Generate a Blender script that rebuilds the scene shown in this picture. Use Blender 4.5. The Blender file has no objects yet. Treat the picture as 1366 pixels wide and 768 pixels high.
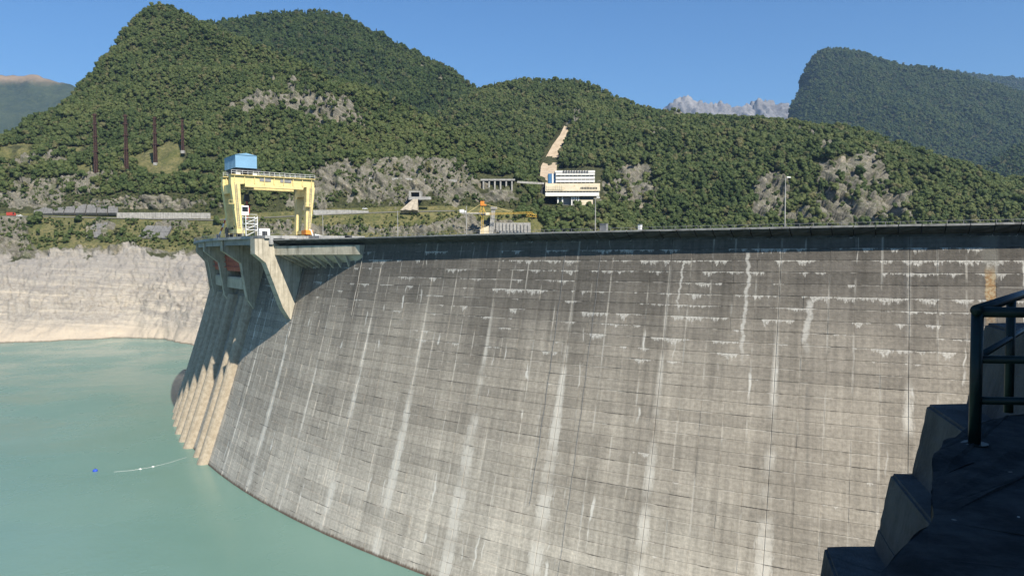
import bpy, bmesh, math, random
import numpy as np
from mathutils import Vector, Matrix

# ------------------------------------------------------------------ camera, sky, sun, exposure
scene = bpy.context.scene
COL = scene.collection
W0, H0, FPX = 1366.0, 768.0, 990.0          # photograph size and focal length in pixels
HORIZON, ROLL = 340.7, -0.0032
PITCH = math.atan((H0/2 - HORIZON)/FPX)

cam_d = bpy.data.cameras.new('camera'); cam = bpy.data.objects.new('camera', cam_d); COL.objects.link(cam)
cam_d.sensor_width = 36.0; cam_d.lens = 36.0*FPX/W0
cam_d.clip_start = 0.1; cam_d.clip_end = 30000
cam.matrix_world = Matrix.Rotation(math.pi/2 - PITCH, 4, 'X') @ Matrix.Rotation(ROLL, 4, 'Z')
scene.camera = cam

SUN_EL, SUN_AZ = math.radians(45.0), math.radians(147.5)     # azimuth clockwise from +Y
SUN_DIR = Vector((math.sin(SUN_AZ)*math.cos(SUN_EL), math.cos(SUN_AZ)*math.cos(SUN_EL), math.sin(SUN_EL)))
world = bpy.data.worlds.new('World'); scene.world = world; world.use_nodes = True
wt = world.node_tree; wt.nodes.clear()
sky = wt.nodes.new('ShaderNodeTexSky'); sky.sky_type = 'NISHITA'; sky.sun_disc = False
sky.sun_elevation = SUN_EL; sky.sun_rotation = SUN_AZ
sky.altitude = 600; sky.air_density = 1.3; sky.dust_density = 0.0; sky.ozone_density = 10.0
bgn = wt.nodes.new('ShaderNodeBackground'); bgn.inputs['Strength'].default_value = 0.083
wo = wt.nodes.new('ShaderNodeOutputWorld')
sat = wt.nodes.new('ShaderNodeHueSaturation'); sat.inputs['Saturation'].default_value = 1.08
wt.links.new(sky.outputs[0], sat.inputs['Color']); wt.links.new(sat.outputs[0], bgn.inputs[0]); wt.links.new(bgn.outputs[0], wo.inputs[0])

sun_d = bpy.data.lights.new('sun', 'SUN'); sun_d.energy = 5.0; sun_d.angle = math.radians(0.53); sun_d.color = (1.0, 0.93, 0.81)
sun = bpy.data.objects.new('sun', sun_d); COL.objects.link(sun)
sun.rotation_euler = SUN_DIR.to_track_quat('Z', 'Y').to_euler()
scene.view_settings.view_transform = 'Standard'; scene.view_settings.look = 'None'
scene.view_settings.exposure = 0.62; scene.view_settings.gamma = 1.0; scene.view_settings.use_curve_mapping = False
scene.render.engine = 'CYCLES'; scene.cycles.diffuse_bounces = 1

rng = np.random.default_rng(7); random.seed(7)

# ------------------------------------------------------------------ geometry of the place
HC = 4.37                                   # crest level above the eye
CX, CY, RD = 213.4, 428.3, 352.5            # centre and radius of the arch dam at the crest
WATER = -60.0
SPILL_UP = 1.0                              # the spillway deck stands a metre higher
def off(z):                                 # upstream batter of the face
    t = HC - z
    return 0.2325*t + 0.0514*t*t/60.0
def dam(th, o, z):                          # point on the dam: angle in degrees, metres upstream of crest circle, level
    a = math.radians(th); r = RD + o
    return (CX + r*math.cos(a), CY + r*math.sin(a), z)
def dface(th, z, o=0.0): return dam(th, off(z)+o, z)
def ray(u, v):                              # photograph pixel -> direction with y = 1
    a = np.asarray(u, float) - W0/2; b = np.asarray(v, float) - H0/2
    c, s = math.cos(ROLL), math.sin(ROLL)
    a, b = c*a + s*b, -s*a + c*b
    y = FPX*math.cos(PITCH) - b*math.sin(PITCH); z = -FPX*math.sin(PITCH) - b*math.cos(PITCH)
    return a/y, z/y
def at(u, v, d):
    x, z = ray(u, v); return Vector((float(x)*d, float(d), float(z)*d))

# ------------------------------------------------------------------ numpy noise
def _h(ix, iy, iz):
    n = (ix.astype(np.int64)*374761393 + iy.astype(np.int64)*668265263 + iz.astype(np.int64)*2147483647*3) & 0xffffffff
    n = ((n ^ (n >> 13))*1274126177) & 0xffffffff
    n = ((n ^ (n >> 16))*2246822519) & 0xffffffff
    return ((n ^ (n >> 15)) & 0xffffff)/float(0xffffff)
def vnoise(p):
    i = np.floor(p); f = p - i; f = f*f*(3-2*f); i = i.astype(np.int64)
    r = 0
    for a in (0, 1):
        wa = f[:, 0] if a else 1-f[:, 0]
        for b in (0, 1):
            wb = f[:, 1] if b else 1-f[:, 1]
            for c in (0, 1):
                wc = f[:, 2] if c else 1-f[:, 2]
                r = r + wa*wb*wc*_h(i[:, 0]+a, i[:, 1]+b, i[:, 2]+c)
    return r
def fbm(p, oct=4, ridged=False):
    a, s, t = 0, 1.0, 0
    for k in range(oct):
        n = vnoise(p*(2.03**k) + 17.3*k)
        if ridged: n = 1-np.abs(2*n-1)
        a = a + s*n; t += s; s *= 0.5
    return a/t                              # 0..1
ROT = np.array([[0.82, 0.30, 0.49], [-0.35, 0.94, 0.02], [-0.45, -0.19, 0.87]])
def blocks(P, size, seed=0):                # broken, jointed rock: constant steps in tilted boxes
    Q = (P @ ROT.T)/np.array(size, float)
    w = np.stack([fbm(P/(np.mean(size)*1.7)+seed+k*9.1, 3) for k in range(3)], 1)-0.5
    i = np.floor(Q+w*1.5).astype(np.int64)
    return _h(i[:, 0]+seed, i[:, 1]+7*seed, i[:, 2]+3)
def sstep(a, b, x):
    t = np.clip((x-a)/(b-a), 0, 1); return t*t*(3-2*t)

# ------------------------------------------------------------------ materials
class NT:
    def __init__(s, name):
        s.m = bpy.data.materials.new(name); s.m.use_nodes = True; s.t = s.m.node_tree; s.t.nodes.clear()
        s.out = s.t.nodes.new('ShaderNodeOutputMaterial'); s.b = s.t.nodes.new('ShaderNodeBsdfPrincipled')
        s.t.links.new(s.b.outputs[0], s.out.inputs[0]); s.b.inputs['Specular IOR Level'].default_value = 0.25
    def n(s, ty, **kw):
        q = s.t.nodes.new(ty)
        for k, v in kw.items(): setattr(q, k, v)
        return q
    def put(s, sock, v):
        if isinstance(v, bpy.types.NodeSocket): s.t.links.new(v, sock)
        elif isinstance(v, (tuple, list)) and sock.type == 'RGBA' and len(v) == 3: sock.default_value = (*v, 1)
        else: sock.default_value = v
    def math(s, op, a, b=0.0, c=0.0, clamp=False):
        q = s.n('ShaderNodeMath', operation=op, use_clamp=clamp)
        for i, v in enumerate((a, b, c)): s.put(q.inputs[i], v)
        return q.outputs[0]
    def vec(s, x, y, z=0.0):
        q = s.n('ShaderNodeCombineXYZ')
        for i, v in enumerate((x, y, z)): s.put(q.inputs[i], v)
        return q.outputs[0]
    def noise(s, v, scale=1.0, detail=4.0, rough=0.55, out=0, dist=0.0):
        q = s.n('ShaderNodeTexNoise'); s.put(q.inputs['Vector'], v)
        q.inputs['Scale'].default_value = scale; q.inputs['Detail'].default_value = detail
        q.inputs['Roughness'].default_value = rough; q.inputs['Distortion'].default_value = dist
        return q.outputs[out]
    def white(s, v):
        q = s.n('ShaderNodeTexWhiteNoise', noise_dimensions='3D'); s.put(q.inputs['Vector'], v); return q.outputs['Value']
    def vor(s, v, scale, feature='F1'):
        q = s.n('ShaderNodeTexVoronoi', feature=feature); s.put(q.inputs['Vector'], v); q.inputs['Scale'].default_value = scale
        return q.outputs[0]
    def rmp(s, x, a, b, c=0.0, d=1.0, smooth=True):
        q = s.n('ShaderNodeMapRange', interpolation_type='SMOOTHSTEP' if smooth else 'LINEAR')
        for i, v in enumerate((x, a, b, c, d)): s.put(q.inputs[i], v)
        return q.outputs[0]
    def mix(s, f, a, b, mode='MIX'):
        q = s.n('ShaderNodeMix', data_type='RGBA', blend_type=mode)
        s.put(q.inputs[0], f); s.put(q.inputs[6], a); s.put(q.inputs[7], b); return q.outputs[2]
    def hsv(s, c, h=0.5, sa=1.0, v=1.0):
        q = s.n('ShaderNodeHueSaturation'); s.put(q.inputs['Color'], c); s.put(q.inputs['Hue'], h); s.put(q.inputs['Saturation'], sa); s.put(q.inputs['Value'], v)
        return q.outputs[0]
    def pos(s): return s.n('ShaderNodeNewGeometry').outputs['Position']
    def obj(s): return s.n('ShaderNodeTexCoord').outputs['Object']
    def sep(s, v):
        q = s.n('ShaderNodeSeparateXYZ'); s.put(q.inputs[0], v); return q.outputs
    def rand(s): return s.n('ShaderNodeObjectInfo').outputs['Random']
    def attr(s, nm, o='Color'): return s.n('ShaderNodeAttribute', attribute_name=nm).outputs[o]
    def bump(s, hgt, st=0.5, dist=0.1):
        q = s.n('ShaderNodeBump'); q.inputs['Strength'].default_value = st; q.inputs['Distance'].default_value = dist
        s.put(q.inputs['Height'], hgt); s.t.links.new(q.outputs[0], s.b.inputs['Normal'])
    def fin(s, col, rough=0.8, metal=0.0):
        s.put(s.b.inputs['Base Color'], col); s.put(s.b.inputs['Roughness'], rough); s.b.inputs['Metallic'].default_value = metal
        return s.m
M = {}
def simple(name, col, rough=0.7, var=0.25, scale=1.0, metal=0.0, stain=None, bump=0.0):
    k = NT(name); p = k.pos()
    n = k.noise(p, scale, 5, 0.6)
    c = k.mix(k.rmp(n, 0.3, 0.7), tuple(x*(1-var) for x in col), tuple(min(1, x*(1+var)) for x in col))
    if stain:
        st = k.noise(k.n('ShaderNodeVectorMath', operation='MULTIPLY').outputs[0] if False else p, scale*2.3, 6, 0.7)
        c = k.mix(k.rmp(st, 0.52, 0.66, 0, 0.85), c, stain)
    if bump: k.bump(k.noise(p, scale*6, 5, 0.6), bump, 0.05)
    M[name] = k.fin(c, rough, metal); return M[name]

def dam_concrete():
    k = NT('dam_concrete'); P = k.sep(k.pos()); x, y, z = P[0], P[1], P[2]
    th = k.math('ARCTAN2', k.math('SUBTRACT', CY, y), k.math('SUBTRACT', CX, x))   # angle - 180 deg
    s = k.math('MULTIPLY', th, RD)
    t = k.math('SUBTRACT', HC, z)
    sz = k.vec(s, z, 0.0)
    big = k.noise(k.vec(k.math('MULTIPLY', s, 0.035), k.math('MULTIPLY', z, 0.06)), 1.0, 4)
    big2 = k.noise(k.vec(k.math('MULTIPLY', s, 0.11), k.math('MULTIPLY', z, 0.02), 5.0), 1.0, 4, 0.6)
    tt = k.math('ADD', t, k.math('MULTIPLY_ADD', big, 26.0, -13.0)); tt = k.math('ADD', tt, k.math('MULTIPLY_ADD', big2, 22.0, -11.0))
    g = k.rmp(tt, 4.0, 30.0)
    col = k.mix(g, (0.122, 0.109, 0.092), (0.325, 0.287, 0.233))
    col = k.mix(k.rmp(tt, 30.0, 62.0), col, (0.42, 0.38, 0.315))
    # lift and panel tone
    lift = k.math('FLOOR', k.math('DIVIDE', k.math('SUBTRACT', LIFT0, z), LIFT))
    pan = k.math('FLOOR', k.math('DIVIDE', k.math('SUBTRACT', s, S0P), PANW))
    r1 = k.white(k.vec(lift, 3.0)); r2 = k.white(k.vec(lift, pan, 2.0))
    r3 = k.white(k.vec(lift, k.math('FLOOR', k.math('DIVIDE', k.math('SUBTRACT', s, S0P), PANW*5)), 9.0))
    tone = k.math('ADD', k.math('MULTIPLY_ADD', r1, 0.24, 0.74), k.math('MULTIPLY_ADD', r2, 0.10, 0.0))
    tone = k.math('ADD', tone, k.math('MULTIPLY_ADD', r3, 0.16, 0.02))
    # vertical streaks, thin and broad
    st1 = k.noise(k.vec(k.math('MULTIPLY', s, 1.1), k.math('MULTIPLY', z, 0.045), 1.0), 1.0, 5, 0.65)
    st2 = k.noise(k.vec(k.math('MULTIPLY', s, 0.23), k.math('MULTIPLY', z, 0.012), 7.0), 1.0, 4, 0.6)
    tone = k.math('MULTIPLY', tone, k.rmp(st1, 0.25, 0.75, 0.74, 1.24, False))
    tone = k.math('MULTIPLY', tone, k.rmp(st2, 0.3, 0.7, 0.80, 1.18, False))
    mot = k.noise(sz, 1.7, 7, 0.68)
    tone = k.math('MULTIPLY', tone, k.rmp(mot, 0.25, 0.75, 0.72, 1.28, False))
    hz = k.noise(k.vec(k.math('MULTIPLY', s, 0.10), k.math('MULTIPLY', z, 2.2), 3.0), 1.0, 5, 0.6)
    tone = k.math('MULTIPLY', tone, k.rmp(hz, 0.3, 0.7, 0.86, 1.12, False))
    col = k.mix(1.0, col, k.vec(tone, tone, tone), 'MULTIPLY')
    # dark seepage streaks running down
    dk = k.noise(k.vec(k.math('MULTIPLY', s, 0.42), k.math('MULTIPLY', z, 0.02), 21.0), 1.0, 3, 0.5)
    dkm = k.math('MULTIPLY', k.rmp(dk, 0.60, 0.70), k.rmp(k.noise(k.vec(k.math('MULTIPLY', s, 0.05), k.math('MULTIPLY', z, 0.09), 4.0), 1.0, 3), 0.42, 0.6))
    col = k.mix(k.math('MULTIPLY', dkm, 0.42), col, (0.10, 0.10, 0.098))
    wht = (0.66, 0.62, 0.54)
    # pale lime bands down the block joints
    fr = k.math('ABSOLUTE', k.math('SUBTRACT', k.math('FRACT', k.math('ADD', k.math('DIVIDE', k.math('SUBTRACT', s, S0J), JOINT), 0.5)), 0.5))
    dj = k.math('MULTIPLY', fr, JOINT)
    wob = k.noise(k.vec(k.math('MULTIPLY', s, 2.2), k.math('MULTIPLY', z, 0.5), 11.0), 1.0, 7, 0.78)
    jid = k.white(k.vec(k.math('FLOOR', k.math('ADD', k.math('DIVIDE', k.math('SUBTRACT', s, S0J), JOINT), 0.5)), 5.0))
    wid = k.math('MULTIPLY', k.rmp(t, 12.0, 50.0, 0.02, 1.35), k.math('MULTIPLY_ADD', jid, 1.0, 0.35))
    jm = k.rmp(k.math('SUBTRACT', dj, k.math('MULTIPLY', wid, k.math('MULTIPLY_ADD', wob, 2.4, -0.55))), -0.25, 0.55, 1.0, 0.0)
    jm = k.math('MULTIPLY', k.math('MULTIPLY', jm, k.rmp(t, 6.0, 24.0, 0.25, 1.0)), k.rmp(k.noise(k.vec(k.math('MULTIPLY', s, 0.06), k.math('MULTIPLY', z, 0.12), 2.0), 1.0, 4), 0.36, 0.58))
    col = k.mix(k.math('MULTIPLY', jm, 0.72), col, wht)
    # finer pale runs on the panel joints
    fp = k.math('ABSOLUTE', k.math('SUBTRACT', k.math('FRACT', k.math('ADD', k.math('DIVIDE', k.math('SUBTRACT', s, S0P), PANW), 0.5)), 0.5))
    dp = k.math('MULTIPLY', fp, PANW)
    pm = k.math('MULTIPLY', k.rmp(dp, 0.03, 0.22, 1.0, 0.0), k.rmp(k.noise(k.vec(k.math('MULTIPLY', s, 0.28), k.math('MULTIPLY', z, 0.13), 31.0), 1.0, 4, 0.6), 0.47, 0.62))
    col = k.mix(k.math('MULTIPLY', pm, 0.42), col, wht)
    # thin lime lines along the lift joints
    lt0 = k.math('FRACT', k.math('DIVIDE', k.math('SUBTRACT', LIFT0, z), LIFT))
    tl = k.math('MULTIPLY', k.rmp(lt0, 0.015, 0.10, 1.0, 0.0), k.rmp(k.noise(k.vec(k.math('MULTIPLY', s, 0.20), k.math('MULTIPLY', lift, 4.9), 61.0), 1.0, 4, 0.65), 0.50, 0.60))
    col = k.mix(k.math('MULTIPLY', tl, 0.4), col, wht)
    # lime drips hanging from the lift joints
    lf = k.math('DIVIDE', k.math('SUBTRACT', LIFT0, z), LIFT)
    fd = k.math('FRACT', lf)                                     # 0 just under a joint
    where = k.noise(k.vec(k.math('MULTIPLY', s, 0.12), k.math('MULTIPLY', lift, 3.7), 13.0), 1.0, 3, 0.6)
    hi = k.math('ADD', k.rmp(t, 6.0, 36.0, 0.44, 0.62), k.rmp(s, 240.0, 370.0, 0.07, 0.0))
    wm = k.rmp(k.math('SUBTRACT', where, hi), 0.0, 0.10)
    teeth = k.noise(k.vec(k.math('MULTIPLY', s, 2.1), k.math('MULTIPLY', lift, 9.1), k.math('MULTIPLY', fd, 0.5)), 1.0, 6, 0.8)
    length = k.math('MULTIPLY', wm, k.math('MULTIPLY', k.math('MULTIPLY', k.rmp(teeth, 0.36, 0.80, 0.0, 1.25, False), k.rmp(k.noise(k.vec(k.math('MULTIPLY', s, 0.5), k.math('MULTIPLY', lift, 2.3), 71.0), 1.0, 2), 0.35, 0.65, 0.25, 1.2)), k.math('MULTIPLY_ADD', k.white(k.vec(lift, 8.0)), 0.8, 0.35)))
    dm = k.rmp(k.math('SUBTRACT', fd, length), -0.10, 0.02, 1.0, 0.0)
    dm = k.math('MULTIPLY', dm, k.rmp(length, 0.02, 0.12)); dm = k.math('MULTIPLY', dm, k.rmp(k.noise(sz, 3.0, 5, 0.7), 0.3, 0.62, 0.12, 1.0))
    col = k.mix(k.math('MULTIPLY', dm, 0.66), col, (0.70, 0.67, 0.60))
    # a few long single runs of lime
    ls = k.noise(k.vec(k.math('MULTIPLY', k.math('ADD', s, k.math('MULTIPLY', k.noise(sz, 0.25, 2), 1.6)), 0.9), k.math('MULTIPLY', z, 0.03), 41.0), 1.0, 2, 0.4)
    lm = k.math('MULTIPLY', k.rmp(ls, 0.655, 0.70), k.rmp(k.noise(k.vec(k.math('MULTIPLY', s, 0.3), k.math('MULTIPLY', z, 0.16), 6.0), 1.0, 2), 0.52, 0.60))
    col = k.mix(k.math('MULTIPLY', lm, 0.75), col, (0.68, 0.65, 0.58))
    # open cracks along lift joints
    ck = k.math('ADD', fd, k.math('MULTIPLY_ADD', k.noise(k.vec(k.math('MULTIPLY', s, 1.3), lift, 3.0), 1.0, 5, 0.7), 0.16, -0.08))
    ckm = k.math('MULTIPLY', k.rmp(k.math('ABSOLUTE', k.math('SUBTRACT', ck, 0.0)), 0.02, 0.055, 1.0, 0.0), k.rmp(k.noise(k.vec(k.math('MULTIPLY', s, 0.17), k.math('MULTIPLY', lift, 5.3), 51.0), 1.0, 3), 0.55, 0.63))
    col = k.mix(k.math('MULTIPLY', ckm, 0.8), col, (0.03, 0.028, 0.025))
    # one long wandering run of lime right of the middle
    for S_, zt_, zb_, wd_ in ((math.radians(240.35-180)*RD, 1.5, 16.5, 0.22), (math.radians(241.9-180)*RD, 9.0, 15.0, 0.35), (math.radians(238.6-180)*RD, 3.0, 9.5, 0.14)):
        rn = k.math('ADD', k.math('SUBTRACT', s, S_), k.math('ADD', k.math('MULTIPLY_ADD', k.noise(k.vec(0.0, k.math('MULTIPLY', z, 0.22), S_), 1.0, 3, 0.6), 3.2, -1.6), k.math('MULTIPLY_ADD', k.noise(sz, 1.3, 4, 0.7), 0.5, -0.25)))
        mk = k.math('MULTIPLY', k.rmp(k.math('ABSOLUTE', rn), wd_*0.5, wd_*1.8, 1.0, 0.0), k.math('MULTIPLY', k.rmp(t, zt_+2, zt_+3), k.rmp(t, zb_+1, zb_+6, 1.0, 0.0)))
        mk = k.math('MULTIPLY', mk, k.rmp(k.noise(sz, 0.9, 4, 0.7), 0.3, 0.5, 0.3, 1.0))
        col = k.mix(k.math('MULTIPLY', mk, 0.5), col, (0.70, 0.67, 0.60))
    # rust run near the right end
    rs = k.math('ADD', k.math('SUBTRACT', s, S_RUST), k.math('MULTIPLY_ADD', k.noise(sz, 0.6, 4, 0.7), 1.2, -0.6))
    rm = k.math('MULTIPLY', k.rmp(k.math('ABSOLUTE', rs), 0.45, 0.75, 1.0, 0.0), k.math('MULTIPLY', k.rmp(t, 5.5, 7.5), k.rmp(t, 11.0, 16.0, 1.0, 0.0)))
    col = k.mix(k.math('MULTIPLY', rm, 0.9), col, k.mix(k.rmp(mot, 0.4, 0.6), (0.30, 0.17, 0.07), (0.42, 0.33, 0.2)))
    rm2 = k.math('MULTIPLY', k.rmp(k.math('ABSOLUTE', rs), 0.7, 1.3, 1.0, 0.0), k.rmp(t, 9.0, 5.0, 0.0, 1.0))
    col = k.mix(k.math('MULTIPLY', rm2, 0.5), col, (0.2, 0.19, 0.16))
    # dirty band at the waterline
    wl = k.rmp(k.math('ADD', z, k.math('MULTIPLY', k.noise(k.vec(s, 0.0, 0.0), 1.1, 4, 0.8), -2.2)), WATER-0.9, WATER-0.3, 1.0, 0.0)
    col = k.mix(k.math('MULTIPLY', wl, 0.85), col, (0.09, 0.055, 0.035))
    k.bump(k.math('ADD', k.noise(sz, 3.0, 8, 0.7), k.math('MULTIPLY', k.noise(sz, 22.0, 3, 0.6), 0.25)), 0.55, 0.16)
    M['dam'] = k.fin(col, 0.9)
JOINT, S0J = 18.0, math.radians(244.11-180)*RD     # block joints every 18 m
PANW, S0P = 3.6, S0J
LIFT, LIFT0 = 1.86, HC - 1.55                       # concrete lifts
S_RUST = math.radians(245.75-180)*RD
dam_concrete()

def concrete(name, a, b, streak=True, scale=0.5, bump=0.4):
    k = NT(name); p = k.pos(); q = k.sep(p)
    n = k.noise(p, scale, 6, 0.65)
    c = k.mix(k.rmp(n, 0.3, 0.7), a, b)
    if streak:
        h = k.math('ADD', q[0], k.math('MULTIPLY', q[1], 0.83))
        sn = k.noise(k.vec(k.math('MULTIPLY', h, 1.4), k.math('MULTIPLY', q[2], 0.09)), 1.0, 5, 0.7)
        c = k.mix(k.rmp(sn, 0.48, 0.68, 0, 0.7), c, tuple(x*0.42 for x in a))
        c = k.mix(k.rmp(sn, 0.46, 0.3, 0, 0.35), c, tuple(min(.8, x*1.35) for x in b))
    k.bump(k.noise(p, scale*9, 5, 0.65), bump, 0.06)
    M[name] = k.fin(c, 0.88); return M[name]
concrete('pier_concrete', (0.38, 0.34, 0.26), (0.52, 0.47, 0.37))
concrete('rib_concrete', (0.31, 0.255, 0.185), (0.45, 0.38, 0.285), False, 0.8, 0.6)
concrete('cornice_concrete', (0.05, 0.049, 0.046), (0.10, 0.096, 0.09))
concrete('coping_concrete', (0.22, 0.215, 0.20), (0.34, 0.33, 0.31))
concrete('deck_concrete', (0.30, 0.30, 0.29), (0.42, 0.41, 0.39))
concrete('old_concrete', (0.28, 0.27, 0.25), (0.42, 0.41, 0.38))
concrete('pale_concrete', (0.27, 0.26, 0.235), (0.42, 0.40, 0.36))
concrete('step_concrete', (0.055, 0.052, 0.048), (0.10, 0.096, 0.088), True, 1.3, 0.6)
concrete('slab_concrete', (0.13, 0.127, 0.12), (0.19, 0.185, 0.175))
simple('crane_yellow', (0.70, 0.57, 0.26), 0.5, 0.12, 0.8, stain=(0.50, 0.40, 0.20))
simple('crane_blue', (0.19, 0.35, 0.50), 0.45, 0.06, 0.3)
simple('crane_ochre', (0.62, 0.40, 0.07), 0.55, 0.15, 0.6)
simple('dark_steel', (0.035, 0.036, 0.04), 0.5, 0.3, 2.0)
simple('grey_steel', (0.22, 0.22, 0.22), 0.5, 0.2, 1.0)
simple('white_paint', (0.72, 0.72, 0.70), 0.5, 0.06, 1.0, stain=(0.55, 0.53, 0.48))
simple('hook_red', (0.40, 0.06, 0.04), 0.5, 0.15, 1.0)
simple('gate_red', (0.42, 0.11, 0.07), 0.65, 0.2, 0.7, stain=(0.22, 0.10, 0.07))
simple('rust_steel', (0.065, 0.036, 0.028), 0.75, 0.35, 0.8)
simple('orange_paint', (0.75, 0.25, 0.04), 0.5, 0.1, 1.0)
simple('glass_dark', (0.02, 0.024, 0.03), 0.12, 0.2, 1.0)
simple('hotel_white', (0.74, 0.72, 0.66), 0.7, 0.04, 0.3)
simple('hotel_cream', (0.70, 0.61, 0.44), 0.75, 0.08, 0.15, stain=(0.55, 0.42, 0.24))
simple('hotel_blue', (0.06, 0.17, 0.33), 0.5, 0.1, 0.3)
simple('rail_green', (0.006, 0.016, 0.014), 0.4, 0.3, 6.0, stain=(0.012, 0.012, 0.012))
simple('asphalt', (0.05, 0.05, 0.05), 0.9, 0.2, 0.5)
simple('road', (0.24, 0.23, 0.21), 0.9, 0.15, 0.2)
simple('gravel', (0.36, 0.31, 0.235), 0.95, 0.2, 0.4, bump=0.6)
simple('rubber', (0.02, 0.02, 0.02), 0.8, 0.2, 3.0)
simple('buoy_blue', (0.03, 0.08, 0.5), 0.4, 0.1, 2.0)
simple('bark', (0.09, 0.065, 0.045), 0.9, 0.3, 1.0)
simple('shade_block_concrete', (0.32, 0.31, 0.29), 0.9, 0.2, 0.3)

def near_ground_mat():
    k = NT('near_ground'); p = k.pos()
    v = k.vor(p, 7.0)
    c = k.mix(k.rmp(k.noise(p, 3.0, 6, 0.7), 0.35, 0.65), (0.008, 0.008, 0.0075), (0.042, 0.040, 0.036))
    wv = k.white(k.n('ShaderNodeVectorMath', operation='FLOOR').outputs[0])
    c = k.mix(k.math('MULTIPLY', k.rmp(v, 0.10, 0.14, 1, 0), k.rmp(k.noise(p, 4.3, 2), 0.56, 0.6)), c, (0.2, 0.18, 0.15))
    k.bump(k.noise(p, 26.0, 6, 0.7), 0.8, 0.03)
    M['near_ground'] = k.fin(c, 0.92)
near_ground_mat()

def leaf_mat(name, a, b, c, dry):
    k = NT(name); r = k.rand(); p = k.pos()
    n = k.noise(p, 0.010, 5, 0.65)
    f = k.math('ADD', k.math('MULTIPLY', r, 0.80), k.math('MULTIPLY_ADD', n, 2.2, -0.95), clamp=True)
    col = k.mix(k.rmp(f, 0.0, 0.55, 0, 1, False), a, b); col = k.mix(k.rmp(f, 0.5, 1.0, 0, 1, False), col, c)
    w = k.white(k.vec(r, 3.0)); col = k.mix(k.rmp(w, 0.88, 0.98, 0, 0.8), col, dry)
    col = k.mix(k.rmp(k.noise(p, 0.9, 3, 0.6), 0.35, 0.7, 0, 0.45), col, tuple(x*1.7 for x in b))
    k.fin(col, 0.62)
    k.b.inputs['Specular IOR Level'].default_value = 0.18
    tr = k.n('ShaderNodeBsdfTranslucent'); k.put(tr.inputs[0], col)
    mx = k.n('ShaderNodeMixShader'); mx.inputs[0].default_value = 0.22
    k.t.links.new(k.b.outputs[0], mx.inputs[1]); k.t.links.new(tr.outputs[0], mx.inputs[2]); k.t.links.new(mx.outputs[0], k.out.inputs[0])
    M[name] = k.m
leaf_mat('leaf', (0.032, 0.053, 0.017), (0.070, 0.096, 0.031), (0.122, 0.138, 0.048), (0.165, 0.14, 0.07))
leaf_mat('leaf_far', (0.026, 0.047, 0.016), (0.046, 0.072, 0.022), (0.075, 0.096, 0.03), (0.085, 0.08, 0.04))
leaf_mat('needle', (0.014, 0.030, 0.014), (0.022, 0.042, 0.018), (0.035, 0.055, 0.022), (0.05, 0.05, 0.03))

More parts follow.
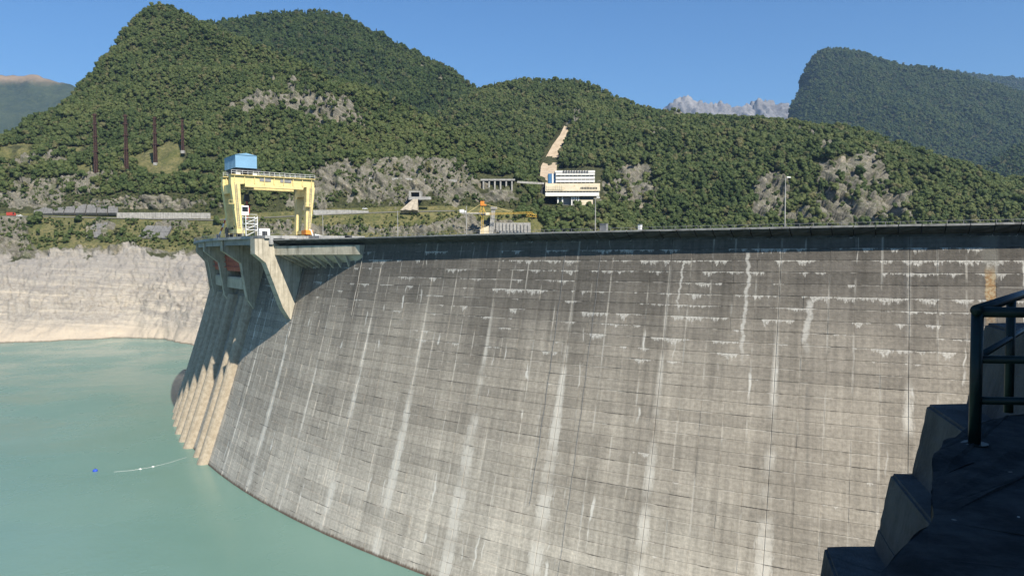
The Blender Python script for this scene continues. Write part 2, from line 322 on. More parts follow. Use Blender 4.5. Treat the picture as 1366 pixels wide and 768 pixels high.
def terrain_mat():
    # attribute cov: r = bare rock, g = grass, b = pale washed bank, a unused; otherwise leaf litter and scrub
    k = NT('terrain'); cov = k.n('ShaderNodeSeparateColor'); k.put(cov.inputs[0], k.attr('cov'))
    R_, G_, B_ = cov.outputs[0], cov.outputs[1], cov.outputs[2]
    p = k.pos(); q = k.sep(p)
    # tilted strata coordinate
    tilt = k.math('ADD', k.math('MULTIPLY', q[2], 0.75), k.math('MULTIPLY', q[0], 0.55))
    sv = k.vec(k.math('MULTIPLY', tilt, 0.42), k.math('MULTIPLY', q[0], 0.05), k.math('MULTIPLY', q[2], 0.05))
    n1 = k.noise(p, 0.06, 6, 0.65); n2 = k.noise(p, 0.35, 7, 0.7); n3 = k.noise(sv, 1.0, 6, 0.7); n4 = k.noise(p, 1.4, 5, 0.7)
    soil = k.mix(k.rmp(n2, 0.35, 0.65), (0.028, 0.034, 0.014), (0.075, 0.078, 0.032))
    grass = k.mix(k.rmp(n1, 0.35, 0.65), (0.105, 0.112, 0.036), (0.20, 0.175, 0.075))
    grass = k.mix(k.rmp(n2, 0.42, 0.62, 0, 0.85), grass, (0.060, 0.072, 0.024))
    grass = k.mix(k.rmp(n4, 0.60, 0.68, 0, 0.8), grass, (0.34, 0.31, 0.26))
    rock = k.mix(k.rmp(n3, 0.32, 0.66), (0.11, 0.10, 0.086), (0.265, 0.24, 0.20))
    rock = k.mix(k.rmp(n1, 0.55, 0.72, 0, 0.6), rock, (0.46, 0.38, 0.27))
    rock = k.mix(k.rmp(n4, 0.48, 0.60, 0, 0.8), rock, (0.080, 0.092, 0.040))
    rock = k.mix(k.rmp(k.noise(p, 0.11, 6, 0.7), 0.51, 0.61, 0, 0.7), rock, (0.085, 0.098, 0.038))
    rock = k.mix(k.rmp(n2, 0.54, 0.68, 0, 0.6), rock, (0.37, 0.34, 0.29))
    hv = k.noise(k.vec(k.math('MULTIPLY', q[0], 0.02), k.math('MULTIPLY', q[1], 0.02), k.math('ADD', k.math('MULTIPLY', q[2], 0.40), k.math('MULTIPLY', q[0], 0.03))), 1.0, 6, 0.7)
    pale = k.mix(k.rmp(n2, 0.3, 0.7), (0.29, 0.26, 0.213), (0.44, 0.40, 0.34))
    pale = k.mix(k.rmp(n3, 0.55, 0.70, 0, 0.65), pale, (0.225, 0.205, 0.175))
    pale = k.mix(k.rmp(hv, 0.50, 0.62, 0, 0.75), pale, (0.54, 0.475, 0.375))
    pale = k.mix(k.rmp(hv, 0.46, 0.38, 0, 0.6), pale, (0.26, 0.24, 0.21))
    pale = k.mix(k.rmp(k.math('ADD', q[2], k.math('MULTIPLY', n1, 30.0)), -14.0, 2.0, 0, 0.5), pale, (0.28, 0.265, 0.245))
    pale = k.mix(k.rmp(n4, 0.55, 0.66, 0, 0.8), pale, (0.16, 0.145, 0.12))
    pale = k.mix(k.rmp(k.noise(p, 0.7, 6, 0.7), 0.42, 0.30, 0, 0.6), pale, (0.62, 0.58, 0.51))
    # bright tidemark low down
    low = k.rmp(k.math('ADD', q[2], k.math('MULTIPLY', n1, 12.0)), WATER+9, WATER+20, 1.0, 0.0)
    pale = k.mix(k.math('MULTIPLY', low, 0.8), pale, (0.58, 0.49, 0.37))
    wet = k.rmp(k.math('ADD', q[2], k.math('MULTIPLY', n2, -1.5)), WATER-0.6, WATER+0.4, 1.0, 0.0)
    pale = k.mix(wet, pale, (0.22, 0.19, 0.14))
    col = k.mix(k.rmp(k.math('ADD', G_, k.math('MULTIPLY_ADD', n2, 0.7, -0.35)), 0.35, 0.65), soil, grass)
    col = k.mix(k.rmp(k.math('ADD', R_, k.math('MULTIPLY_ADD', n4, 0.6, -0.3)), 0.35, 0.62), col, rock)
    col = k.mix(k.rmp(k.math('ADD', B_, k.math('MULTIPLY_ADD', n2, 0.5, -0.25)), 0.35, 0.62), col, pale)
    k.bump(k.math('ADD', n2, k.math('ADD', k.math('MULTIPLY', n4, 0.6), k.math('MULTIPLY', n3, 0.5))), 0.9, 1.2)
    M['terrain'] = k.fin(col, 0.95)
terrain_mat()
def scree_mat():
    k = NT('scree'); p = k.pos()
    n = k.noise(p, 0.15, 6, 0.7)
    M['scree'] = k.fin(k.mix(k.rmp(n, 0.3, 0.7), (0.38, 0.29, 0.195), (0.52, 0.42, 0.30)), 0.95); k.bump(k.noise(p, 0.8, 5, 0.7), 0.7, 0.8)
scree_mat()
def far_mat(name, a, b, c, scale, hi0, hi1, top):
    k = NT(name); p = k.pos(); q = k.sep(p)
    n = k.noise(p, scale, 8, 0.7); n2 = k.noise(p, scale*7, 5, 0.7)
    col = k.mix(k.rmp(n, 0.35, 0.65), a, b); col = k.mix(k.rmp(n2, 0.45, 0.7), col, c)
    h = k.math('ADD', q[2], k.math('MULTIPLY_ADD', n, (hi1-hi0)*1.4, -(hi1-hi0)*0.7))
    col = k.mix(k.rmp(h, hi0, hi1), col, top)
    k.bump(n2, 1.0, 12.0/scale*0.005)
    M[name] = k.fin(col, 0.95)
far_mat('far_forest', (0.022, 0.036, 0.016), (0.045, 0.06, 0.026), (0.06, 0.075, 0.032), 0.005, 1375, 1470, (0.26, 0.19, 0.12))
far_mat('far_rock', (0.13, 0.125, 0.125), (0.27, 0.26, 0.255), (0.20, 0.195, 0.19), 0.004, 1700, 2100, (0.33, 0.32, 0.31))

def water_mat():
    k = NT('water'); p = k.pos()
    n = k.noise(p, 0.012, 4, 0.55)
    c = k.mix(k.rmp(n, 0.3, 0.7), (0.118, 0.212, 0.176), (0.142, 0.236, 0.198))
    w = k.math('MULTIPLY', k.math('ADD', k.noise(p, 0.7, 5, 0.65), k.math('MULTIPLY', k.noise(p, 0.16, 4, 0.55), 1.8)), k.rmp(k.noise(p, 0.008, 4, 0.6), 0.35, 0.65, 0.35, 1.3))
    k.bump(w, 0.22, 0.45)
    k.b.inputs['IOR'].default_value = 1.33; k.b.inputs['Specular IOR Level'].default_value = 0.3
    M['water'] = k.fin(c, k.rmp(k.noise(p, 0.02, 5, 0.65), 0.35, 0.65, 0.14, 0.34))
water_mat()

# ------------------------------------------------------------------ object helpers
def tag(o, label=None, cat=None, group=None, kind=None):
    if label: o['label'] = label
    if cat: o['category'] = cat
    if group: o['group'] = group
    if kind: o['kind'] = kind
    return o
def link(name, me, parent=None):
    o = bpy.data.objects.new(name, me); COL.objects.link(o)
    if parent is not None: o.parent = parent
    return o
def empty(name, loc=(0, 0, 0), rz=0.0):
    o = bpy.data.objects.new(name, None); COL.objects.link(o); o.location = loc; o.rotation_euler = (0, 0, rz); o.empty_display_size = 0.5
    return o
class MB:
    def __init__(s): s.v = []; s.f = []; s.mi = []; s.cur = 0
    def add(s, vs, fs):
        n = len(s.v); s.v += [tuple(v) for v in vs]; s.f += [tuple(i+n for i in f) for f in fs]; s.mi += [s.cur]*len(fs)
        return s
    def hexa(s, c):    # 8 corners: 4 bottom ring, 4 top ring
        return s.add(c, [(3, 2, 1, 0), (4, 5, 6, 7), (0, 1, 5, 4), (1, 2, 6, 5), (2, 3, 7, 6), (3, 0, 4, 7)])
    def box(s, x0, x1, y0, y1, z0, z1):
        return s.hexa([(x0, y0, z0), (x1, y0, z0), (x1, y1, z0), (x0, y1, z0), (x0, y0, z1), (x1, y0, z1), (x1, y1, z1), (x0, y1, z1)])
    def bar(s, a, b, w, h=None, w2=None, h2=None, up=(0, 0, 1)):   # beam from a to b
        a, b = Vector(a), Vector(b); h = w if h is None else h; w2 = w if w2 is None else w2; h2 = h if h2 is None else h2
        d = (b-a).normalized(); u = Vector(up)
        if abs(d.dot(u)) > 0.98: u = Vector((0, 1, 0))
        r = d.cross(u).normalized(); u = r.cross(d)
        c = []
        for p, ww, hh in ((a, w, h), (b, w2, h2)):
            c += [p-r*ww/2-u*hh/2, p+r*ww/2-u*hh/2, p+r*ww/2+u*hh/2, p-r*ww/2+u*hh/2]
        return s.hexa(c)
    def tube(s, pts, r, n=8):
        pts = [Vector(p) for p in pts]; rr = r if isinstance(r, (list, tuple)) else [r]*len(pts); vs = []; fs = []
        for i, p in enumerate(pts):
            d = (pts[min(i+1, len(pts)-1)]-pts[max(i-1, 0)]).normalized()
            u = Vector((0, 0, 1)) if abs(d.z) < 0.95 else Vector((0, 1, 0))
            a = d.cross(u).normalized(); b = a.cross(d)
            for k in range(n):
                t = 2*math.pi*k/n; vs.append(p + a*math.cos(t)*rr[i] + b*math.sin(t)*rr[i])
        for i in range(len(pts)-1):
            for k in range(n):
                k2 = (k+1) % n; fs.append((i*n+k, i*n+k2, (i+1)*n+k2, (i+1)*n+k))
        fs.append(tuple(range(n-1, -1, -1))); fs.append(tuple(range((len(pts)-1)*n, len(pts)*n)))
        return s.add(vs, fs)
    def prism(s, poly, f):   # poly: 2-D points, f(p, side) -> 3-D
        n = len(poly); vs = [f(p, 0) for p in poly] + [f(p, 1) for p in poly]
        fs = [tuple(range(n-1, -1, -1)), tuple(range(n, 2*n))] + [(i, (i+1) % n, n+(i+1) % n, n+i) for i in range(n)]
        return s.add(vs, fs)
    def mesh(s, name, mat, smooth=False):
        me = bpy.data.meshes.new(name); me.from_pydata(s.v, [], s.f)
        for m in (mat if isinstance(mat, (list, tuple)) else [mat]): me.materials.append(M[m])
        if any(s.mi): me.polygons.foreach_set('material_index', s.mi)
        bm = bmesh.new(); bm.from_mesh(me); bmesh.ops.recalc_face_normals(bm, faces=bm.faces); bm.to_mesh(me); bm.free()
        if smooth: me.polygons.foreach_set('use_smooth', [True]*len(me.polygons))
        me.update(); return me
    def build(s, name, mat, parent=None, smooth=False): return link(name, s.mesh(name, mat, smooth), parent)
def copy_tree(o, parent=None):
    c = o.copy(); COL.objects.link(c)
    if parent is not None: c.parent = parent
    for ch in o.children: copy_tree(ch, c)
    return c

# ------------------------------------------------------------------ the reservoir
def build_water():
    arc = [dface(th, WATER, -3.0)[:2] for th in np.linspace(150, 250, 60)]
    ring = [(110, 60), (40, -60), (-60, -400), (-3000, -400), (-3000, 900), (-200, 900)]
    pts = [(x, y, WATER) for x, y in arc] + [(x, y, WATER) for x, y in ring]
    me = bpy.data.meshes.new('reservoir_water'); me.from_pydata(pts, [], [tuple(range(len(pts)))]); me.materials.append(M['water'])
    bm = bmesh.new(); bm.from_mesh(me); bmesh.ops.triangulate(bm, faces=bm.faces); bmesh.ops.recalc_face_normals(bm, faces=bm.faces)
    for f in bm.faces:
        if f.normal.z < 0: f.normal_flip()
    bm.to_mesh(me); bm.free()
    tag(link('reservoir_water', me), 'milky turquoise reservoir water below the dam', kind='structure')
build_water()

# ------------------------------------------------------------------ terrain as lofts between surveyed lines
def crv(pts, xs):
    a = np.array(sorted(pts), float); y = np.interp(xs, a[:, 0], a[:, 1]); d = np.interp(xs, a[:, 0], a[:, 2])
    k = max(1, int(round(10/(xs[1]-xs[0])))); ker = np.ones(2*k+1)/(2*k+1)
    sm = lambda q: np.convolve(np.pad(q, k, mode='edge'), ker, mode='valid')
    return sm(y), sm(d)
TREE_DROP = {'wooded_hill': 5, 'wooded_ridge': 5, 'wooded_spur': 5, 'wooded_mountain': 3, 'wooded_foothill': 4, 'far_ridge': 3}
def loft(name, curves, x0, x1, step, rows, amps, cover, mat='terrain', label=None, terr=0.0, back=120.0):
    """curves: bottom to top lists of (photo x, photo y, distance); rows per gap; amps: (amplitude, wavelength, ridged) list"""
    xs = np.arange(x0, x1+step, step); drop = TREE_DROP.get(name, 0); curves = [[(a, b+(drop if i == len(curves)-1 else 0), c) for a, b, c in q] for i, q in enumerate(curves)]; C = [crv(c, xs) for c in curves]
    Y, D, T = [], [], []
    for i in range(len(C)-1):
        n = rows[i]
        for k in range(n + (1 if i == len(C)-2 else 0)):
            f = k/n; Y.append(None); T.append(i+f)
            (ya, da), (yb, db) = C[i], C[i+1]
            # interpolate in world height, not in the picture
            xa, za = ray(xs, ya); xb, zb = ray(xs, yb)
            D.append((xa*da*(1-f)+xb*db*f, da*(1-f)+db*f, za*da*(1-f)+zb*db*f))
    top = D[-1]
    for j in range(1, 4): D.append((top[0]*(1+back*j/3/top[1]), top[1]+back*j/3, top[2]-back*0.75*(j/3)**1.3)); T.append(len(C)-1+0.01*j)
    Pg = np.array([np.stack(d, 1) for d in D])            # rows, cols, 3
    nr, nc = Pg.shape[:2]; flat = Pg.reshape(-1, 3); tt = np.repeat(np.array(T), nc); xx = np.tile(xs, nr)
    cov = cover(xx, tt, flat)                             # (n,3)
    # displacement along a smooth outward direction (towards the viewer and up)
    gu = np.gradient(Pg, axis=1); gv = np.gradient(Pg, axis=0); nn = np.cross(gu, gv).reshape(-1, 3)
    nn /= np.linalg.norm(nn, axis=1, keepdims=True)+1e-9
    nn[nn[:, 1] > 0] *= -1
    disp = np.zeros(len(flat))
    for amp, wl, ridged in amps:
        w = np.array(wl if isinstance(wl, (tuple, list)) else (wl, wl, wl), float)
        a = amp(cov, tt) if callable(amp) else amp
        disp += a*((blocks(flat, w, 5) if ridged == 'blocks' else fbm(flat/w, 4, ridged))-(0.62 if ridged is True else 0.5))
    if terr: 
        q = disp/terr; fr = q-np.floor(q); disp = (np.floor(q)+sstep(0.25, 0.75, fr))*terr
    P = flat + nn*disp[:, None]
    faces = []
    idx = np.arange(nr*nc).reshape(nr, nc)
    q = np.stack([idx[:-1, :-1], idx[:-1, 1:], idx[1:, 1:], idx[1:, :-1]], -1).reshape(-1, 4)
    me = bpy.data.meshes.new(name)
    me.vertices.add(len(P)); me.vertices.foreach_set('co', P.astype(np.float32).ravel())
    me.loops.add(q.size); me.loops.foreach_set('vertex_index', q.ravel().astype(np.int32))
    me.polygons.add(len(q)); me.polygons.foreach_set('loop_start', np.arange(0, q.size, 4, dtype=np.int32)); me.polygons.foreach_set('loop_total', np.full(len(q), 4, np.int32))
    me.update(calc_edges=True)
    at_ = me.color_attributes.new('cov', 'FLOAT_COLOR', 'POINT')
    at_.data.foreach_set('color', np.concatenate([cov, np.ones((len(cov), 1))], 1).astype(np.float32).ravel())
    me.materials.append(M[mat])
    o = link(name, me); tag(o, label, kind='structure')
    return dict(P=P.reshape(nr, nc, 3), x=xx.reshape(nr, nc), t=tt.reshape(nr, nc), cov=cov.reshape(nr, nc, 3), obj=o)
def ell(x, y, cx, cy, rx, ry): return ((x-cx)/rx)**2+((y-cy)/ry)**2
def photo(P):            # world -> photograph pixels
    yy = P[:, 1]*math.cos(PITCH)-P[:, 2]*math.sin(PITCH); zz = P[:, 1]*math.sin(PITCH)+P[:, 2]*math.cos(PITCH)
    u, v = FPX*P[:, 0]/yy, -FPX*zz/yy; c, s = math.cos(ROLL), math.sin(ROLL)
    return W0/2+c*u-s*v, H0/2+s*u+c*v
def blobs(u, v, P, lst, wl=18.0, rag=0.9):
    """soft mask of ragged patches given as (u, v, ru, rv[, tilt])"""
    n = fbm(P/wl, 5)-0.5+0.7*(fbm(P/(wl*0.35)+31, 3)-0.5); m = np.zeros(len(u))
    for b in lst:
        t = math.radians(b[4]) if len(b) > 4 else 0
        du, dv = u-b[0], v-b[1]; a, c = du*math.cos(t)+dv*math.sin(t), -du*math.sin(t)+dv*math.cos(t)
        m = np.maximum(m, 1-sstep(0.65, 1.15, np.sqrt((a/b[2])**2+(c/b[3])**2)+n*rag))
    return m

# --- far bank: from the water up to the wood
ROCK_BANK = [(190, 271, 95, 9), (450, 240, 40, 26), (520, 240, 70, 34), (600, 245, 40, 26), (560, 222, 70, 14), (40, 265, 60, 14), (85, 250, 60, 10), (420, 268, 40, 14),
             (655, 262, 30, 10), (610, 300, 40, 14), (540, 308, 70, 7), (450, 306, 60, 9), (365, 305, 40, 10), (830, 262, 40, 18), (845, 240, 30, 12), (660, 305, 40, 12),
             (235, 300, 30, 7), (130, 305, 22, 12), (60, 245, 70, 8), (50, 215, 60, 7), (135, 235, 40, 9)]
def cover_bank(x, t, P):
    u, v = photo(P); c = np.zeros((len(u), 3))
    c[:, 0] = blobs(u, v, P, ROCK_BANK, 14.0, 1.1)
    c[:, 1] = 0.95*sstep(1.0, 1.05, t)*(1-sstep(3.0, 3.25, t))
    n = fbm(P/30.0, 3)-0.5
    c[:, 2] = 1-sstep(0.90, 1.08, t+n*0.42+0.25*(fbm(P/9.0, 3)-0.5))
    c[:, 0] = np.maximum(c[:, 0], 0.8*sstep(0.94, 1.0, t)*(1-sstep(1.05, 1.16, t+n*0.3))*(u < 290))
    c[:, 0] = np.maximum(c[:, 0], np.where((u > 272) & (t < 1.0), 0.75*sstep(0.42, 0.55, fbm(P/26.0, 4)), 0))
    c[:, 2] *= 1-sstep(262, 300, u+n*30)
    # worn grey apron on the far left
    ap = (1-sstep(30, 62, u+n*40))*sstep(1.0, 1.1, t)*(1-sstep(1.95, 2.05, t)); c[:, 0] = np.maximum(c[:, 0], ap); c[:, 1] *= 1-ap
    return c
X6 = (-520, 0, 60, 160, 280, 420, 520, 620, 690, 720, 800, 850, 900)
def C6(ys, ds): return list(zip(X6, ys, ds))
bank = loft('far_bank', [
    [(-520, 470, 500), (0, 464, 512), (60, 462, 518), (180, 456, 543), (215, 460, 530), (255, 470, 495), (320, 480, 480), (900, 480, 560)],
    C6((345, 341, 338, 336, 336, 335, 335, 336, 338, 338, 339, 342, 350), (640, 640, 640, 640, 640, 655, 665, 670, 680, 685, 690, 695, 700)),
    C6((289, 289, 289, 291, 294, 287, 283, 281, 287, 290, 292, 318, 347), (690, 690, 692, 694, 696, 700, 704, 708, 712, 715, 720, 725, 730)),
    C6((287, 287, 287, 289, 292, 285, 281, 279, 285, 288, 290, 316, 346), (703, 703, 705, 707, 709, 712, 716, 720, 724, 727, 732, 738, 744)),
    C6((270, 268, 262, 262, 260, 240, 239, 240, 243, 274, 277, 310, 345), (722, 722, 722, 722, 722, 734, 738, 742, 746, 748, 750, 756, 770)),
    C6((268, 266, 260, 260, 258, 238, 237, 238, 241, 272, 275, 308, 344), (724, 724, 724, 724, 724, 742, 746, 750, 754, 758, 762, 770, 778)),
    C6((240, 228, 226, 236, 238, 212, 210, 214, 224, 255, 262, 300, 342), (760, 760, 760, 752, 750, 768, 770, 772, 778, 800, 805, 808, 810)),
    ], -520, 900, 1.7, [60, 34, 5, 30, 4, 20],
    [(lambda c, t: 13.0*(0.25+0.75*np.maximum(c[:, 0], 0.7*c[:, 2]))*np.where((t > 1.9) & (t < 3.1), 0.12, 1), 34, False),
     (lambda c, t: 6.0*np.maximum(c[:, 0], 0.5*c[:, 2])*np.where((t > 1.9) & (t < 3.1), 0.1, 1), (11, 20, 20), True),
     (lambda c, t: 4.5*c[:, 2]*sstep(0.18, 0.5, t), (60, 60, 3.2), False),
     (lambda c, t: (6.5*c[:, 0]+1.6*c[:, 2]*sstep(0.2, 0.5, t))*np.where((t > 1.9) & (t < 3.1), 0.1, 1), (7, 9, 13), 'blocks'),
     (lambda c, t: (3.2*c[:, 0]+3.0*c[:, 2]*sstep(0.15, 0.45, t))*np.where((t > 1.9) & (t < 3.1), 0.1, 1), (2.6, 4, 5), 'blocks'),
     (lambda c, t: (2.2*np.maximum(c[:, 0], 0.7*c[:, 2])+0.3)*np.where((t > 1.9) & (t < 3.1), 0.1, 1), (3.4, 5, 4.0), True)],
    cover_bank, label='far bank of pale rock, grass and road cuts behind the dam')

# --- wooded hill on the left
def cover_hill(rocks, wl=16.0, grass=None):
    def f(x, t, P):
        u, v = photo(P); c = np.zeros((len(u), 3))
        c[:, 0] = blobs(u, v, P, rocks, wl, 1.0)
        if grass: c[:, 1] = blobs(u, v, P, grass, 30, 0.9)
        return c
    return f
ROCK_H1 = [(350, 148, 52, 18, -8), (440, 156, 60, 20), (390, 142, 40, 14), (362, 108, 9, 10), (388, 112, 10, 10), (60, 215, 55, 6, -8), (25, 238, 40, 5), (135, 238, 40, 7), (200, 170, 20, 3), (105, 255, 60, 7),
           (485, 95, 5, 4), (330, 262, 40, 6)]
hamp = [(lambda c, t: 44.0*np.minimum(1, t*1.2)*(1-0.7*sstep(-0.5, 0.0, t-t.max()+0.03)), 150, False), (lambda c, t: 22.0*np.minimum(1, t)*(1-0.6*sstep(-0.4, 0.0, t-t.max()+0.03)), 70, True), (lambda c, t: 8.0, 36, True), (lambda c, t: 4.0*c[:, 0]+0.6, (13, 18, 26), True), (lambda c, t: 13.0*c[:, 0], (8, 11, 34), 'blocks'), (lambda c, t: 7.0*c[:, 0], (4, 5, 16), 'blocks'), (lambda c, t: 3.0*c[:, 0]+0.2, (5, 6, 8), True)]
hill1 = loft('wooded_hill', [
    [(-520, 300, 745), (0, 262, 745), (160, 262, 735), (280, 262, 735), (420, 245, 750), (620, 245, 756), (720, 262, 760), (760, 275, 760)],
    [(-520, 262, 800), (0, 222, 815), (100, 200, 860), (160, 190, 880), (280, 175, 900), (420, 175, 880), (520, 185, 850), (620, 212, 815), (690, 238, 790), (760, 270, 765)],
    [(-520, 245, 830), (-200, 238, 850), (0, 206, 880), (60, 168, 960), (120, 130, 1010), (200, 80, 1060), (280, 95, 1040), (420, 120, 980), (520, 145, 930), (620, 186, 860), (690, 222, 810), (760, 262, 775)],
    [(-520, 250, 860), (-200, 236, 880), (0, 200, 910), (30, 182, 940), (62, 160, 985), (98, 138, 1030), (112, 112, 1060), (135, 84, 1090), (160, 58, 1120), (185, 22, 1150), (200, 8, 1160), (215, 4, 1160), (235, 10, 1155), (262, 24, 1140),
     (300, 42, 1110), (400, 82, 1040), (470, 112, 1000), (520, 130, 960), (560, 150, 925), (620, 178, 872), (660, 198, 840), (700, 222, 810), (725, 240, 790), (760, 258, 780)],
    ], -520, 760, 2.6, [32, 44, 30], hamp, cover_hill(ROCK_H1, 16.0, [(110, 225, 190, 40)]), label='steep wooded hill rising on the left behind the crane')
hill2 = loft('wooded_ridge', [
    [(150, 200, 1250), (420, 190, 1250), (640, 240, 1200), (800, 270, 1200)],
    [(150, 120, 1480), (285, 90, 1500), (430, 75, 1520), (600, 140, 1480), (640, 150, 1460), (800, 210, 1400)],
    [(150, 70, 1700), (250, 40, 1720), (285, 30, 1730), (320, 22, 1740), (352, 19, 1745), (378, 15, 1750), (430, 13, 1750), (455, 20, 1740), (480, 32, 1730), (510, 48, 1715), (540, 66, 1700), (570, 80, 1690), (600, 96, 1680), (635, 118, 1650), (660, 132, 1640), (800, 190, 1600)],
    ], 150, 800, 4.0, [30, 30], [(30, 190, False), (16, 70, True)], cover_hill([(585, 108, 5, 4), (560, 95, 4, 3)]), label='darker wooded ridge behind the left hill')
ROCK_H3 = [(768, 165, 7, 18, 12), (905, 158, 16, 8, -20), (880, 185, 12, 10), (1028, 264, 27, 34, 20), (1015, 285, 18, 14), (1142, 258, 54, 46), (1120, 284, 52, 20), (1182, 276, 34, 24), (1075, 185, 16, 5, 30),
           (845, 228, 30, 10), (1100, 208, 14, 8), (1060, 290, 60, 7), (1180, 296, 60, 5), (845, 256, 40, 27)]
def cover_h3(x, t, P):
    u, v = photo(P); c = np.zeros((len(u), 3))
    c[:, 0] = np.maximum(blobs(u, v, P, ROCK_H3, 16.0, 1.0), 0.7*(t < 0.9)*sstep(0.45, 0.55, fbm(P/30.0, 4))); c[:, 1] = blobs(u, v, P, [(660, 114, 16, 5), (885, 150, 20, 5), (1060, 290, 60, 9), (640, 125, 12, 5), (1020, 262, 30, 24)], 20, 0.9)
    return c
hill3 = loft('wooded_spur', [
    [(540, 465, 650), (700, 465, 640), (1000, 470, 620), (1366, 470, 610), (1900, 470, 600)],
    [(540, 330, 790), (700, 330, 770), (800, 330, 765), (1000, 335, 760), (1366, 340, 760), (1900, 345, 760)],
    [(540, 290, 860), (700, 275, 830), (740, 268, 850), (800, 278, 800), (1000, 288, 790), (1100, 292, 790), (1200, 292, 790), (1366, 292, 800), (1900, 310, 800)],
    [(540, 230, 1100), (640, 205, 1080), (700, 205, 1040), (738, 205, 1060), (770, 210, 980), (800, 220, 950), (900, 215, 930), (1000, 205, 920), (1100, 222, 850), (1140, 225, 845), (1200, 235, 870), (1280, 258, 860), (1366, 276, 850), (1900, 320, 830)],
    [(540, 180, 1350), (640, 150, 1340), (700, 140, 1320), (748, 150, 1330), (768, 140, 1280), (800, 150, 1240), (850, 165, 1180), (900, 172, 1120), (1000, 178, 1060), (1100, 190, 960), (1200, 212, 960), (1280, 238, 940), (1366, 258, 930), (1900, 315, 860)],
    [(540, 165, 1520), (600, 135, 1520), (635, 121, 1520), (660, 113, 1515), (680, 110, 1510), (712, 107, 1505), (740, 104, 1500), (772, 106, 1480), (800, 115, 1450), (815, 124, 1430), (850, 140, 1390), (870, 146, 1370), (900, 151, 1320), (940, 157, 1260), (1000, 160, 1200), (1060, 165, 1130), (1120, 178, 1080), (1150, 185, 1070), (1180, 194, 1060), (1250, 215, 1040), (1320, 240, 1020), (1366, 251, 1010), (1450, 268, 990), (1900, 310, 900)],
    ], 540, 1900, 2.6, [14, 32, 48, 34, 24], hamp, cover_h3, label='wooded spur with grey cliffs behind the dam crest')
right_mountain = loft('wooded_mountain', [
    [(930, 330, 3045), (1100, 320, 3045), (1366, 310, 3045), (1800, 310, 3045)],
    [(930, 260, 3625), (1030, 222, 3625), (1060, 190, 3697), (1100, 150, 3770), (1200, 160, 3625), (1366, 190, 3552), (1800, 240, 3480)],
    [(930, 250, 4205), (1000, 215, 4277), (1043, 160, 4350), (1058, 132, 4350), (1076, 102, 4379), (1090, 80, 4393), (1105, 70, 4408), (1122, 67, 4408), (1150, 72, 4379), (1180, 80, 4350), (1215, 88, 4321), (1250, 95, 4292), (1300, 107, 4263), (1366, 124, 4205), (1500, 150, 4132), (1800, 190, 4060)],
    ], 930, 1800, 4.0, [36, 30], [(110, 600, False), (60, 220, True)], cover_hill([]), label='hazy wooded mountain on the right', back=300)
right_back = loft('far_ridge', [
    [(1150, 160, 5850), (1800, 230, 5850)], [(1150, 95, 6750), (1250, 93, 6750), (1290, 96, 6750), (1366, 103, 6750), (1500, 112, 6750), (1800, 125, 6750)],
    ], 1150, 1800, 5.0, [24], [(50, 400, False), (20, 120, True)], cover_hill([]), label='far wooded ridge behind the right mountain', back=300)
right_foot = loft('wooded_foothill', [
    [(1230, 320, 2145), (1800, 320, 2145)], [(1230, 275, 2405), (1290, 250, 2444), (1310, 225, 2470), (1330, 206, 2496), (1366, 190, 2535), (1450, 165, 2600), (1800, 150, 2600)],
    ], 1230, 1800, 4.0, [30], [(30, 200, False), (14, 70, True)], cover_hill([]), label='dark wooded foothill at the right edge', back=200)
left_far = loft('far_mountain', [
    [(-900, 320, 4290), (0, 310, 4290), (320, 310, 4290)], [(-900, 200, 5460), (0, 190, 5460), (320, 230, 5460)],
    [(-900, 90, 6370), (-500, 70, 6370), (-200, 95, 6370), (-60, 108, 6240), (0, 105, 6240), (28, 102, 6240), (45, 104, 6214), (62, 107, 6188), (100, 116, 6110), (160, 140, 6045), (320, 220, 5980)],
    ], -900, 320, 5.0, [40, 50], [(170, 900, False), (120, 340, True), (26, 80, True)], cover_hill([]), 'far_forest', 'blue hazy far mountain with a tan top at the left edge', back=400)
peaks = loft('rocky_peaks', [
    [(780, 260, 7615), (1250, 260, 7615)], [(780, 190, 8377), (1250, 190, 8377)],
    [(780, 185, 9044), (850, 165, 9044), (885, 146, 9044), (905, 131, 9044), (918, 131, 9024), (932, 136, 9044), (948, 139, 9062), (960, 137, 9044), (975, 143, 9044), (986, 149, 9044), (1000, 143, 8996), (1014, 141, 8996), (1024, 134, 8948), (1033, 137, 8948), (1045, 146, 8948), (1090, 165, 8948), (1250, 180, 8948)],
    ], 780, 1250, 2.0, [30, 40], [(170, 800, True), (170, (110, 380, 420), True), (50, (50, 110, 150), 'blocks'), (70, (36, 80, 110), True)], cover_hill([]), 'far_rock', 'pale grey rocky peaks far away between the hills', back=400)

